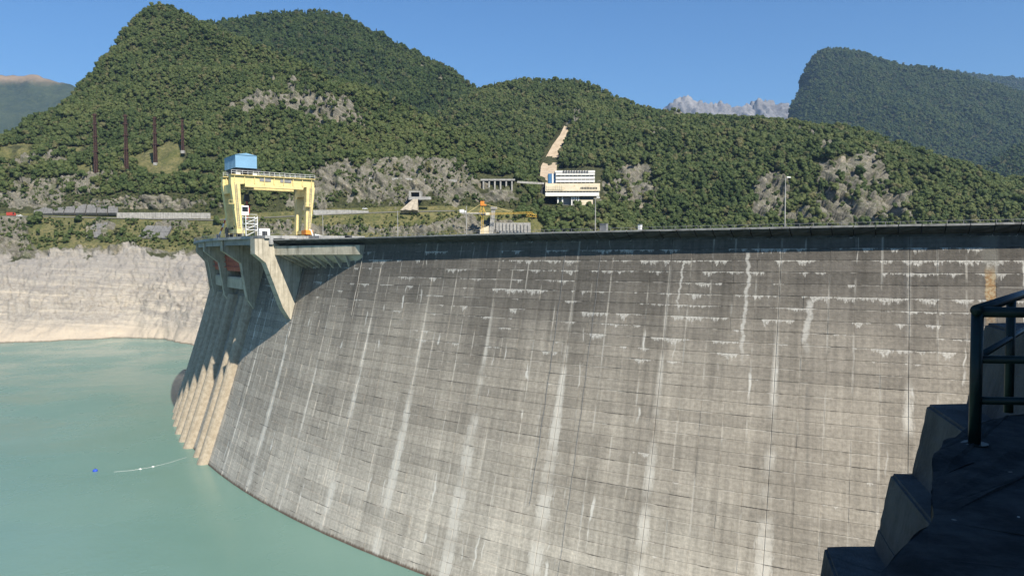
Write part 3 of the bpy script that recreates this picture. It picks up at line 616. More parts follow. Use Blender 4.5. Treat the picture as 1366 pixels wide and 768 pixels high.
# ------------------------------------------------------------------ trees
def ico(sub):
    bm = bmesh.new(); bmesh.ops.create_icosphere(bm, subdivisions=sub, radius=1.0)
    v = np.array([q.co[:] for q in bm.verts]); f = [tuple(w.index for w in q.verts) for q in bm.faces]; bm.free(); return v, f
ICO1 = ico(2)
def crown_geo(seed, H=1.0, Wd=1.0, kind='broad', leaves=520):
    """unit tree: total height 1, crown from 0.18 up"""
    r = np.random.default_rng(seed); V, F = [], []
    def add(v, f):
        n = sum(len(q) for q in V); V.append(np.asarray(v, float)); F.extend([tuple(i+n for i in g) for g in f])
    if kind == 'broad':
        L = []
        for k in range(8):
            a = r.uniform(0, 6.28); rad = r.uniform(0.02, 0.30)*Wd; z = r.uniform(0.34, 0.82)
            L.append((np.array([rad*math.cos(a), rad*math.sin(a), z]), r.uniform(0.15, 0.24)*(1.15-0.5*abs(z-0.5))))
        for c, q in L:
            v = ICO1[0]*q*np.array([0.92, 0.92, 0.82])
            v = v*(0.72+0.62*vnoise(v*9+seed*3.1+c*5))[:, None]; add(v+c, ICO1[1])
        for k in range(leaves):
            c, q = L[r.integers(len(L))]; d = r.normal(size=3); d /= np.linalg.norm(d); d[2] = abs(d[2])*0.9-0.15
            p = c+d*q*r.uniform(0.72, 1.32); s = r.uniform(0.020, 0.050)
            t1 = r.normal(size=3); t1 -= d*t1.dot(d)*0.6; t1 /= np.linalg.norm(t1); t2 = np.cross(d+r.normal(size=3)*0.5, t1); t2 /= np.linalg.norm(t2)+1e-9
            add([p-t1*s, p+t2*s*0.7+d*s*0.3, p+t1*s, p-t2*s*0.7], [(0, 1, 2), (0, 2, 3)])
    else:
        for k in range(9):
            z = 0.14+0.86*k/9; rad = 0.19*(1-z)**0.8+0.012; n = 9; top = (0, 0, min(1.0, z+0.20))
            ring = [(rad*r.uniform(0.65, 1.25)*math.cos(6.28*j/n+k), rad*r.uniform(0.65, 1.25)*math.sin(6.28*j/n+k), z-r.uniform(0, 0.05)) for j in range(n)]
            add(ring+[top], [(j, (j+1) % n, n) for j in range(n)])
    return np.concatenate(V), F
def trunk_mb(kind='broad', seed=0):
    r = random.Random(seed); m = MB()
    m.tube([(0, 0, -0.06), (0.01, 0, 0.25), (r.uniform(-.02, .02), r.uniform(-.02, .02), 0.62)], [0.026, 0.019, 0.008], 6)
    if kind == 'broad':
        for k in range(4):
            a = k*1.57+r.uniform(0, 1); m.tube([(0, 0, 0.26+0.05*k), (0.12*math.cos(a), 0.12*math.sin(a), 0.42+0.05*k), (0.2*math.cos(a), 0.2*math.sin(a), 0.52+0.06*k)], [0.010, 0.007, 0.003], 4)
    return m
protos = bpy.data.collections.new('tree_kinds')           # kept out of the scene, only instanced by the woods
far_protos = bpy.data.collections.new('far_tree_kinds')
CROWN, TRUNK = [], []
def make_protos():
    kinds = [('broad', 11), ('broad', 23), ('broad', 37), ('broad', 41), ('broad', 59), ('needle', 61)]
    for i, (kd, sd) in enumerate(kinds):
        v, f = crown_geo(sd, kind=kd)
        cm = bpy.data.meshes.new('crown'); cm.from_pydata(v.tolist(), [], f); cm.materials.append(M['leaf' if kd == 'broad' else 'needle']); cm.update()
        tm = trunk_mb(kd, sd).mesh('trunk', 'bark'); CROWN.append(cm); TRUNK.append(tm)
        for coll, lm in ((protos, 'leaf'), (far_protos, 'leaf_far')):
            mb = MB(); mb.add(v, f); mb.cur = 1; t = trunk_mb(kd, sd); mb.add(t.v, t.f)
            me = bpy.data.meshes.new('woodland_tree'); me.from_pydata(mb.v, [], mb.f); me.materials.append(M[lm if kd == 'broad' else 'needle']); me.materials.append(M['bark'])
            me.polygons.foreach_set('material_index', mb.mi); me.update()
            o = bpy.data.objects.new('tree_kind_%d' % i, me); coll.objects.link(o)
make_protos()
def scatter(L, dens, keep, seed, margin=40):
    r = np.random.default_rng(seed); P = L['P'][:-3]
    a, b, c, d = P[:-1, :-1], P[:-1, 1:], P[1:, 1:], P[1:, :-1]
    ar = 0.5*np.linalg.norm(np.cross(c-a, d-b), axis=2); n = r.poisson(ar*dens); ii, jj = np.nonzero(n); k = n[ii, jj]
    ii, jj = np.repeat(ii, k), np.repeat(jj, k); u, v = r.random((len(ii), 1)), r.random((len(ii), 1))
    Q = a[ii, jj]*(1-u)*(1-v)+b[ii, jj]*u*(1-v)+c[ii, jj]*u*v+d[ii, jj]*(1-u)*v
    cov = L['cov'][ii, jj]; t = L['t'][ii, jj]; pu, pv = photo(Q)
    m = keep(pu, pv, t, cov, Q, r) & (pu > -margin-160) & (pu < W0+margin+160)
    return Q[m], pu[m], pv[m]
def forest(name, label, Q, size, seed, coll, conifer=0.05, parent=None):
    r = np.random.default_rng(seed); n = len(Q)
    me = bpy.data.meshes.new(name); me.vertices.add(n); me.vertices.foreach_set('co', Q.astype(np.float32).ravel())
    sc = size*np.clip(r.lognormal(0, 0.30, n), 0.45, 1.9)
    kd = r.integers(0, 5, n); cf = conifer(Q, r) if callable(conifer) else conifer; kd[r.random(n) < cf] = 5
    for nm, ty, dat in (('sc', 'FLOAT', sc), ('wd', 'FLOAT', r.uniform(0.75, 1.15, n)), ('rz', 'FLOAT', r.uniform(0, 6.28, n)), ('kd', 'INT', kd)):
        A = me.attributes.new(nm, ty, 'POINT'); A.data.foreach_set('value', dat.astype(np.int32 if ty == 'INT' else np.float32))
    o = link(name, me); tag(o, label, 'wood', kind='stuff')
    ng = bpy.data.node_groups.new(name, 'GeometryNodeTree'); ng.interface.new_socket('Geometry', in_out='INPUT', socket_type='NodeSocketGeometry'); ng.interface.new_socket('Geometry', in_out='OUTPUT', socket_type='NodeSocketGeometry')
    N = ng.nodes.new; gi, go = N('NodeGroupInput'), N('NodeGroupOutput'); ip = N('GeometryNodeInstanceOnPoints'); ci = N('GeometryNodeCollectionInfo')
    ci.inputs['Collection'].default_value = coll; ci.inputs['Separate Children'].default_value = True; ci.inputs['Reset Children'].default_value = True
    ip.inputs['Pick Instance'].default_value = True
    def na(nm, ty):
        q = N('GeometryNodeInputNamedAttribute'); q.data_type = ty; q.inputs['Name'].default_value = nm; return q.outputs['Attribute']
    rv = N('ShaderNodeCombineXYZ'); ng.links.new(na('rz', 'FLOAT'), rv.inputs[2])
    sv = N('ShaderNodeCombineXYZ'); mu = N('ShaderNodeMath'); mu.operation = 'MULTIPLY'; s_ = na('sc', 'FLOAT')
    ng.links.new(s_, mu.inputs[0]); ng.links.new(na('wd', 'FLOAT'), mu.inputs[1])
    ng.links.new(mu.outputs[0], sv.inputs[0]); ng.links.new(mu.outputs[0], sv.inputs[1]); ng.links.new(s_, sv.inputs[2])
    ng.links.new(gi.outputs[0], ip.inputs['Points']); ng.links.new(ci.outputs[0], ip.inputs['Instance']); ng.links.new(na('kd', 'INT'), ip.inputs['Instance Index'])
    ng.links.new(rv.outputs[0], ip.inputs['Rotation']); ng.links.new(sv.outputs[0], ip.inputs['Scale']); ng.links.new(ip.outputs[0], go.inputs[0])
    md = o.modifiers.new('woods', 'NODES'); md.node_group = ng
    return o
HOTEL_CLEAR = (724, 806, 222, 275)
def clear_of_buildings(u, v):
    return ~((u > 722) & (u < 808) & (v > 224) & (v < 276)) & ~((u > 638) & (u < 690) & (v > 236) & (v < 268)) & ~((u > 604) & (u < 720) & (v > 296) & (v < 330))
SCREE = [(756, 166, 4), (750, 180, 9), (742, 195, 11), (735, 210, 12), (731, 225, 13), (729, 240, 13)]
def off_scree(u, v):
    c = np.interp(v, [q[1] for q in SCREE], [q[0] for q in SCREE]); w = np.interp(v, [q[1] for q in SCREE], [q[2] for q in SCREE])
    return ~((v > 164) & (v < 250) & (np.abs(u-c) < w))
def keep_hill(u, v, t, cov, Q, r): return off_scree(u, v) & ((cov[:, 0] < 0.30+0.25*r.random(len(u))) | (r.random(len(u)) < 0.09)) & clear_of_buildings(u, v)
q, _, _ = scatter(hill1, 0.088, lambda *a: keep_hill(*a) & ((fbm(a[4]/38, 4) > 0.53) | (a[1] < 160+fbm(a[4]/60, 3)*60) | (a[0] > 300)), 1); forest('hill_wood', 'broadleaf wood covering the steep left hill', q, 5.9, 1, protos, 0.02)
q, _, _ = scatter(hill2, 0.042, keep_hill, 2); forest('ridge_wood', 'dark mixed wood on the ridge behind the left hill', q, 9.6, 2, far_protos, 0.45)
q, _, _ = scatter(hill3, 0.062, keep_hill, 3); forest('spur_wood', 'wood covering the spur behind the dam crest', q, 6.9, 3, protos, lambda Q, r: np.where(Q[:, 1] > 1200, 0.22, 0.04))
q, _, _ = scatter(right_mountain, 0.0125, keep_hill, 4); forest('mountain_wood', 'hazy wood covering the right mountain', q, 15.0, 4, far_protos, 0.08)
q, _, _ = scatter(right_foot, 0.016, keep_hill, 5); forest('foothill_wood', 'dark wood on the foothill at the right edge', q, 12.5, 5, far_protos, 0.1)
q, _, _ = scatter(right_back, 0.004, keep_hill, 6); forest('far_ridge_wood', 'far wood on the ridge behind the right mountain', q, 21.0, 6, far_protos, 0.1)

ONES = ['', 'first', 'second', 'third', 'fourth', 'fifth', 'sixth', 'seventh', 'eighth', 'ninth', 'tenth', 'eleventh', 'twelfth', 'thirteenth', 'fourteenth', 'fifteenth', 'sixteenth', 'seventeenth', 'eighteenth', 'nineteenth']
TENS = ['', '', 'twenty', 'thirty', 'forty', 'fifty', 'sixty', 'seventy', 'eighty', 'ninety']
TENTH = ['', '', 'twentieth', 'thirtieth', 'fortieth', 'fiftieth', 'sixtieth', 'seventieth', 'eightieth', 'ninetieth']
def ordinal(n):
    if n > 100: return 'hundred-and-'+ordinal(n-100)
    if n == 100: return 'hundredth'
    if n < 20: return ONES[n]
    return TENTH[n//10] if n % 10 == 0 else TENS[n//10]+'-'+ONES[n % 10]
def individual_trees():
    def keep(u, v, t, cov, Q, r):
        n = fbm(Q/22.0, 3)
        k = (t > 1.02) & ((cov[:, 0] < 0.45) | (r.random(len(u)) < 0.15)) & clear_of_buildings(u, v) & (u > -30) & (u < 880)
        k &= ~((t > 1.9) & (t < 3.15) & (u < 690)) & ~((t > 3.85) & (t < 4.3) & (u < 690))
        k &= ~((u > 40) & (u < 290) & (v > 268) & (v < 292))
        dens = np.where(u > 690, 1.0, np.where((v > 314) & (u < 262) & (u > 50), 0.95, np.where(t > 4.2, 0.8, np.where(t > 3.1, 0.30, np.where(n > 0.56, 0.35, 0.03)))))
        return k & (r.random(len(u)) < dens)
    Q, u, v = scatter(bank, 0.024, keep, 21)
    def keep3(u, v, t, cov, Q, r): return (cov[:, 0] < 0.5) & (t > 1.0) & (t < 2.0) & (u > 800) & (u < 1060) & (v > 262)
    Q3, u3, v3 = scatter(hill3, 0.02, keep3, 22)
    Q, u, v = np.concatenate([Q, Q3]), np.concatenate([u, u3]), np.concatenate([v, v3])
    vis = v < 325
    Q, u, v = Q[vis], u[vis], v[vis]
    r = random.Random(5)
    KINDS = [(lambda u, v: u < 290 and v > 292, 'bush', '%s leafy bush from the left along the top of the pale bank', 'bushes along the top of the pale bank', (3.6, 6.2), 55),
             (lambda u, v: u > 690, 'tree', '%s broadleaf tree from the left in the belt below the white building', 'trees below the white building', (7.5, 11.5), 105),
             (lambda u, v: u < 290, 'tree', '%s small tree from the left on the slope above the left retaining wall', 'trees above the left retaining wall', (4.5, 7.5), 45),
             (lambda u, v: v > 278, 'bush', '%s low bush from the left on the grassy slope below the far road', 'bushes below the far road', (2.6, 5.0), 30),
             (lambda u, v: True, 'tree', '%s small tree from the left on the rock face between the far roads', 'trees on the rock face', (4.0, 7.5), 55)]
    rest = []; left = set(range(len(Q)))
    for test, nm, lab, g, (s0, s1), cap in KINDS:
        ids = sorted([i for i in left if test(u[i], v[i])], key=lambda i: Q[i][1]); left -= set(ids)
        rest += ids[cap:]; ids = sorted(ids[:cap], key=lambda i: u[i])
        for n, i in enumerate(ids):
            s = r.uniform(s0, s1); k = r.randrange(5); w = s*r.uniform(0.85, 1.25)
            e = empty(nm, Q[i]-np.array([0, 0, 0.06*s]), r.uniform(0, 6.28)); e.scale = (w, w, s); tag(e, lab % ordinal(n+1), nm, g)
            link('trunk', TRUNK[k], e); link('crown', CROWN[k], e)
    if rest: forest('hillside_scrub', 'scrub and small trees on the rocky far bank', Q[rest], 6.6, 9, protos, 0.0)
individual_trees()
def keep_bank_wood(u, v, t, cov, Q, r): return ((t > 4.3) | ((t > 3.3) & (u > 285) & (u < 425))) & (cov[:, 0] < 0.4+0.3*r.random(len(u))) & clear_of_buildings(u, v) & off_scree(u, v)
q, _, _ = scatter(bank, 0.045, keep_bank_wood, 41); forest('bank_wood', 'small broadleaf wood along the top of the far road cuts', q, 6.2, 41, protos, 0.0)
def keep_slope(u, v, t, cov, Q, r): return (t > 3.2) & (t < 3.9) & (u > 625) & (u < 735) & (cov[:, 0] < 0.5) & clear_of_buildings(u, v) & (v > 258)
q, _, _ = scatter(bank, 0.04, keep_slope, 42); forest('slope_scrub', 'bushes on the slope between gallery and white building', q, 4.2, 42, protos, 0.0)
# uncountable low scrub and stones on the bank
def keep_scrub(u, v, t, cov, Q, r): return (t > 1.03) & ~((t > 1.93) & (t < 3.1)) & (cov[:, 2] < 0.4) & clear_of_buildings(u, v) & (fbm(Q/14.0, 3) > np.where(cov[:, 0] > 0.5, 0.50, 0.48)) & (v < 336)
q, _, _ = scatter(bank, 0.075, keep_scrub, 31); forest('low_scrub', 'low dry scrub scattered over the far bank', q, 2.3, 31, protos, 0.0)

# ------------------------------------------------------------------ the arch dam
def er(th): a = math.radians(th); return Vector((math.cos(a), math.sin(a), 0))
def et(th): a = math.radians(th); return Vector((-math.sin(a), math.cos(a), 0))     # towards larger angle = towards the near abutment
CEN = Vector((CX, CY, 0))
def plane_o(u, v, th):                       # metres upstream of the crest circle where a sight line meets a radial plane
    x, z = ray(u, v); r = Vector((float(x), 1, float(z))); n = et(th); t = n.dot(CEN)/n.dot(r); p = r*t
    return (Vector((p.x, p.y, 0))-CEN).length-RD, p.z
TH_PIER = [220.3, 215.7, 211.1, 206.8, 202.6, 198.4, 194.2]
dam_o = empty('arch_dam', dam(230, 0, HC)); dam_o.location = (0, 0, 0)
tag(dam_o, 'huge curved grey concrete arch dam streaked with lime, crane on its crest', 'dam')
def flare(th):                               # how far the crest structure stands upstream of the normal crest line
    if th >= 225.3: return 0.0
    return 7.9*min(1.0, (225.3-th)/5.0)
def sweep(name, ths, prof, mat, parent, smooth=False):
    vs, fs = [], []
    for th in ths:
        p = prof(th); n = len(p); vs += [dam(th, o, z) for o, z in p]
    for i in range(len(ths)-1):
        for j in range(n-1): a = i*n+j; fs.append((a, a+1, a+n+1, a+n))
    m = MB(); m.add(vs, fs)
    if isinstance(prof(ths[0]), list) and prof(ths[0])[0] == prof(ths[0])[-1]:
        m.f += [tuple(range(n)), tuple(range((len(ths)-1)*n, len(ths)*n))]; m.mi += [0, 0]
    return m.build(name, mat, parent, smooth)
def build_dam():
    zs = list(np.linspace(HC-1.5, -76, 26))
    core = lambda th: [(-14, -76)] + [(-14, HC-0.6), (0.35, HC-0.6), (0.35, HC-1.5)] + [(off(z)-0.14, z) for z in zs]
    sweep('core_wall', np.linspace(130, 262, 150), core, 'dam', dam_o)
    sweep('crest_road', np.linspace(130, 262, 150), lambda th: [(-13.5, HC-0.59), (0.3, HC-0.585)], 'asphalt', dam_o)
    # face panels
    t0p = math.radians(0)
    nrow = int((LIFT0+63.5)/LIFT); i0 = int(math.floor((math.radians(214.2-180)*RD-S0P)/PANW)); i1 = int((math.radians(258-180)*RD-S0P)/PANW)
    rr = random.Random(3)
    def panel_geo(row, s0, s1, pr, tilt=0.0, theta0=0.0):
        """panel between arc positions; s measured about theta0; returns verts relative to the dam centre"""
        zt, zb = LIFT0-LIFT*row-0.020, LIFT0-LIFT*(row+1)+0.020; b = 0.035
        def P(s, z, o): a = theta0+s/RD; r = RD+off(z)+o; return (r*math.cos(a), r*math.sin(a), z)
        vs = []
        for o, ins in ((-0.16, 0.0), (pr-0.02, 0.0), (pr, b)):
            for s, z, k in ((s0+ins, zb+ins, 0), (s1-ins, zb+ins, 0), (s1-ins, zt-ins*0.6, 1), (s0+ins, zt-ins*0.6, 1)):
                vs.append(P(s, z, o+(tilt if k else -tilt)*(o > -0.1)))
        fs = [(8, 9, 10, 11)]
        for l in (0, 4):
            for k in range(4): fs.append((l+k, l+(k+1) % 4, l+4+(k+1) % 4, l+4+k))
        return vs, fs
    cells = []
    for row in range(nrow):
        for i in range(i0, i1):
            sc = S0P+(i+0.5)*PANW; th = 180+math.degrees(sc/RD); z = LIFT0-LIFT*(row+0.5)
            p = np.array([dface(th, z)]); u, v = photo(p); n = er(th); los = -Vector(p[0])
            cosv = n.dot(los.normalized()); d = los.length
            area = max(0, cosv)/d**2
            vis = -10 < u[0] < W0-8 and 325 < v[0] < H0 and cosv > 0
            if u[0] > 1100 and v[0] > 735-(u[0]-1100)*1.05: vis = False
            cells.append((area if vis else -1, row, i, th))
    cells.sort(key=lambda c: -c[0])
    meshes = {}
    def variant(i): 
        m = i % 5
        return 0.04 if m == 0 else 0.004, 0.04 if m == 4 else 0.004
    for k, (a, row, i, th) in enumerate(cells[:300]):
        g0, g1 = variant(i); key = (row, g0, g1)
        if key not in meshes:
            v, f = panel_geo(row, -PANW/2+g0, PANW/2-g1, 0.0, 0.006); mb = MB(); mb.add(v, f); meshes[key] = mb.mesh('face_panel', 'dam')
        o = link('face_panel', meshes[key], dam_o); o.rotation_euler = (0, 0, math.radians(th)); pr = rr.uniform(-0.02, 0.05)
        o.location = CEN+er(th)*pr
    mb = MB()
    for a, row, i, th in cells[300:]:
        g0, g1 = variant(i); v, f = panel_geo(row, -PANW/2+g0, PANW/2-g1, rr.uniform(-0.02, 0.05), 0.006, math.radians(th))
        mb.add([(x+CX, y+CY, z) for x, y, z in v], f)
    me = bpy.data.meshes.new('face_panels'); me.from_pydata(mb.v, [], mb.f); me.materials.append(M['dam']); me.update()
    tag(link('face_panels', me, dam_o), kind='stuff')
    # cornice blocks and coping along the crest
    def cornice(th, w):
        c = [(2.6, -0.30), (2.42, -0.52), (2.1, -0.78), (1.6, -1.05), (1.0, -1.28), (0.55, -1.42), (0.5, -1.75)]
        base = -0.3 if w == 0 else w-0.6
        return [(w+o, HC+z) for o, z in c] + [(base, HC-1.75), (base, HC-0.30), (w+2.6, HC-0.30)]
    step = math.degrees(3.0/RD); th = 220.45; blk = []
    while th < 260:
        g = 0.011; blk.append((th+g, min(th+step, 261)-g)); th += step
    for a, b in blk:
        ths = [a, (a+b)/2, b]
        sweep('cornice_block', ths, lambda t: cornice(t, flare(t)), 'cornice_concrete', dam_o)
        j = rr.uniform(-0.02, 0.02)
        sweep('coping_slab', ths, lambda t: [(flare(t)+2.74, HC-0.296+j), (flare(t)+2.74, HC+j), (flare(t)+1.5, HC+0.01+j), (flare(t)+1.5, HC-0.296+j), (flare(t)+2.74, HC-0.296+j)], 'coping_concrete', dam_o)
    for k in range(9):          # small vertical fins on the cornice face near each block joint are drip stains, left to the material
        pass
    # flared bracket between the crest and the big pier: fascia, sloping soffit, ribs under it
    ths = list(np.linspace(220.3, 225.25, 8))
    sweep('fascia', ths, lambda t: [(0.2, HC-1.76), (flare(t)+1.9, HC-1.76), (flare(t)+1.9, 0.35), (flare(t)+1.3, 0.35), (0.2, -2.6), (0.2, HC-1.76)], 'pier_concrete', dam_o)
    for t in np.linspace(220.9, 224.4, 7):
        w = flare(t)+1.2; m = MB(); E, T = er(t), et(t)
        m.prism([(0.4, -2.2), (w, 0.36), (w, -0.15), (1.4, -3.4)], lambda p, s: CEN+E*(RD+p[0])+T*((s-0.5)*0.55)+Vector((0, 0, p[1])))
        m.build('soffit_rib', 'pier_concrete', dam_o)
    # piers
    for k, t in enumerate(TH_PIER):
        E, T = er(t), et(t); we = deck_edge(t)-0.8 if k else 14.6
        if k == 0: poly = [(-1, HC+0.1), (we, HC+0.1), (we, 0.6), (11.8, -1.7), (7.4, -13.5), (5.5, -16.6), (2.0, -17.5), (-1, -2)]
        else: poly = [(-1, HC+0.1), (we, HC+0.1), (we, 1.6), (8.4, -2.0), (6.8, -12.5), (4.6, -16.2), (2.0, -17.0), (-1, -2)]
        m = MB(); m.prism(poly, lambda p, s: CEN+E*(RD+p[0])+T*((s-0.5)*(3.0 if k == 0 else 2.4))+Vector((0, 0, p[1])))
        m.build('spillway_pier', 'pier_concrete', dam_o)
    # gates and sills in the bays
    for k in range(1, len(TH_PIER)-1):
        a, b = TH_PIER[k+1]+0.22, TH_PIER[k]-0.22; ths = list(np.linspace(a, b, 6))
        g = sweep('spillway_gate', ths, lambda t: [(6.6, 2.0), (6.4, -1.2), (6.0, -4.6), (5.5, -4.6), (6.1, 2.0), (6.6, 2.0)], 'gate_red', dam_o)
        for z in (-3.4, -1.8, -0.2, 1.2):
            sweep('gate_rib', ths, lambda t: [(6.0, z-0.12), (6.85, z-0.12), (6.85, z+0.12), (6.0, z+0.12), (6.0, z-0.12)], 'gate_red', g)
        sweep('spillway_sill', ths, lambda t: [(1.5, -6.4), (5.9, -6.4), (6.1, -7.0), (6.0, -10.0), (2.0, -10.0), (1.5, -6.4)], 'pier_concrete', dam_o)
        sweep('bay_wall', ths, lambda t: [(0.4, 4.0), (1.6, 4.0), (1.6, 1.61), (0.4, 1.61), (0.4, 4.0)], 'pier_concrete', dam_o)
    # guide ribs down the face below the piers
    for t in (215.35, 214.0, 212.0, 210.5, 208.6, 206.6, 204.6, 202.6, 200.6, 198.6, 196.6):
        m = MB(); vs = []; n = 9; zs_ = np.linspace(-12.0, -70, 14)
        E, T = er(t), et(t); w = 2.1 if t != 214.0 else 1.5; h = 2.9 if t != 214.0 else 2.1
        for z in zs_:
            for j in range(n):
                a = math.pi*j/(n-1); vs.append(CEN+E*(RD+off(z)-0.3+h*math.sin(a)**0.75)+T*(w*math.cos(a))+Vector((0, 0, z)))
        fs = [(i*n+j, i*n+j+1, (i+1)*n+j+1, (i+1)*n+j) for i in range(len(zs_)-1) for j in range(n-1)] + [tuple(range(n)), tuple(range((len(zs_)-1)*n, len(zs_)*n))]
        m.add(vs, fs); m.build('guide_rib', 'rib_concrete', dam_o, False)
    # spillway deck: slab, edge beam, cross beams
    for k in range(len(TH_PIER)-1):
        a, b = TH_PIER[k+1]+0.02, TH_PIER[k]-0.02+(0.35 if k == 0 else 0); ths = list(np.linspace(a, b, 5)); z = HC+SPILL_UP
        sweep('deck_slab', ths, lambda t: [(0.2, z-0.75), (deck_edge(t), z-0.75), (deck_edge(t), z), (0.2, z), (0.2, z-0.75)], 'deck_concrete', dam_o)
        sweep('edge_beam', ths, lambda t: [(deck_edge(t)-2.2, z-2.3), (deck_edge(t)-1.2, z-2.3), (deck_edge(t)-1.2, z-0.76), (deck_edge(t)-2.2, z-0.76), (deck_edge(t)-2.2, z-2.3)], 'deck_concrete', dam_o)
        sweep('rail_beam', ths, lambda t: [(5.5, z-2.6), (6.9, z-2.6), (6.9, z-0.76), (5.5, z-0.76), (5.5, z-2.6)], 'deck_concrete', dam_o)
        # railing along the upstream edge
        r = MB()
        for t in np.linspace(a, b, 12):
            p = Vector(dam(t, deck_edge(t)-0.2, z)); r.bar(p, p+Vector((0, 0, 1.1)), 0.07)
        for hh in (0.55, 1.1):
            q = [Vector(dam(t, deck_edge(t)-0.2, z+hh)) for t in ths]
            for i in range(4): r.bar(q[i], q[i+1], 0.06)
        r.build('deck_railing', 'grey_steel', dam_o)
    ths = list(np.linspace(192, 221.6, 30)); sweep('deck_road', ths, lambda t: [(-13.4, HC+SPILL_UP-0.75), (0.15, HC+SPILL_UP-0.75), (0.15, HC+SPILL_UP), (-13.4, HC+SPILL_UP), (-13.4, HC+SPILL_UP-0.75)], 'deck_concrete', dam_o)
    # crest railing, slender
    th = 221.8; sec = math.degrees(12.0/RD)
    while th < 258:
        r = MB(); ths = list(np.linspace(th, th+sec-0.01, 7))
        for t in ths[:-1]:
            p = Vector(dam(t, flare(t)+1.3, HC-0.55)); r.bar(p, p+Vector((0, 0, 1.05)), 0.05)
        q = [Vector(dam(t, flare(t)+1.3, HC+0.48)) for t in ths]
        for i in range(6): r.bar(q[i], q[i+1], 0.05)
        r.build('crest_railing', 'grey_steel', dam_o); th += sec
    # two thin cables and a drain pipe hanging down the face
    for th_, z1, rad, mt in ((225.28, -14, 0.07, 'pale_concrete'), (234.9, -44, 0.03, 'grey_steel'), (236.1, -58, 0.025, 'grey_steel')):
        m = MB(); m.tube([dface(th_ - 0.02*((zz+1) % 7 > 3), zz, 0.13) for zz in np.linspace(0.6, z1, 22)], rad, 5); m.build('drain_pipe', mt, dam_o)
def deck_edge(t): return 12.3+min(max(0.0, (t-204.0)), 12.0)*0.18-max(0.0, t-216.0)*0.5
build_dam()

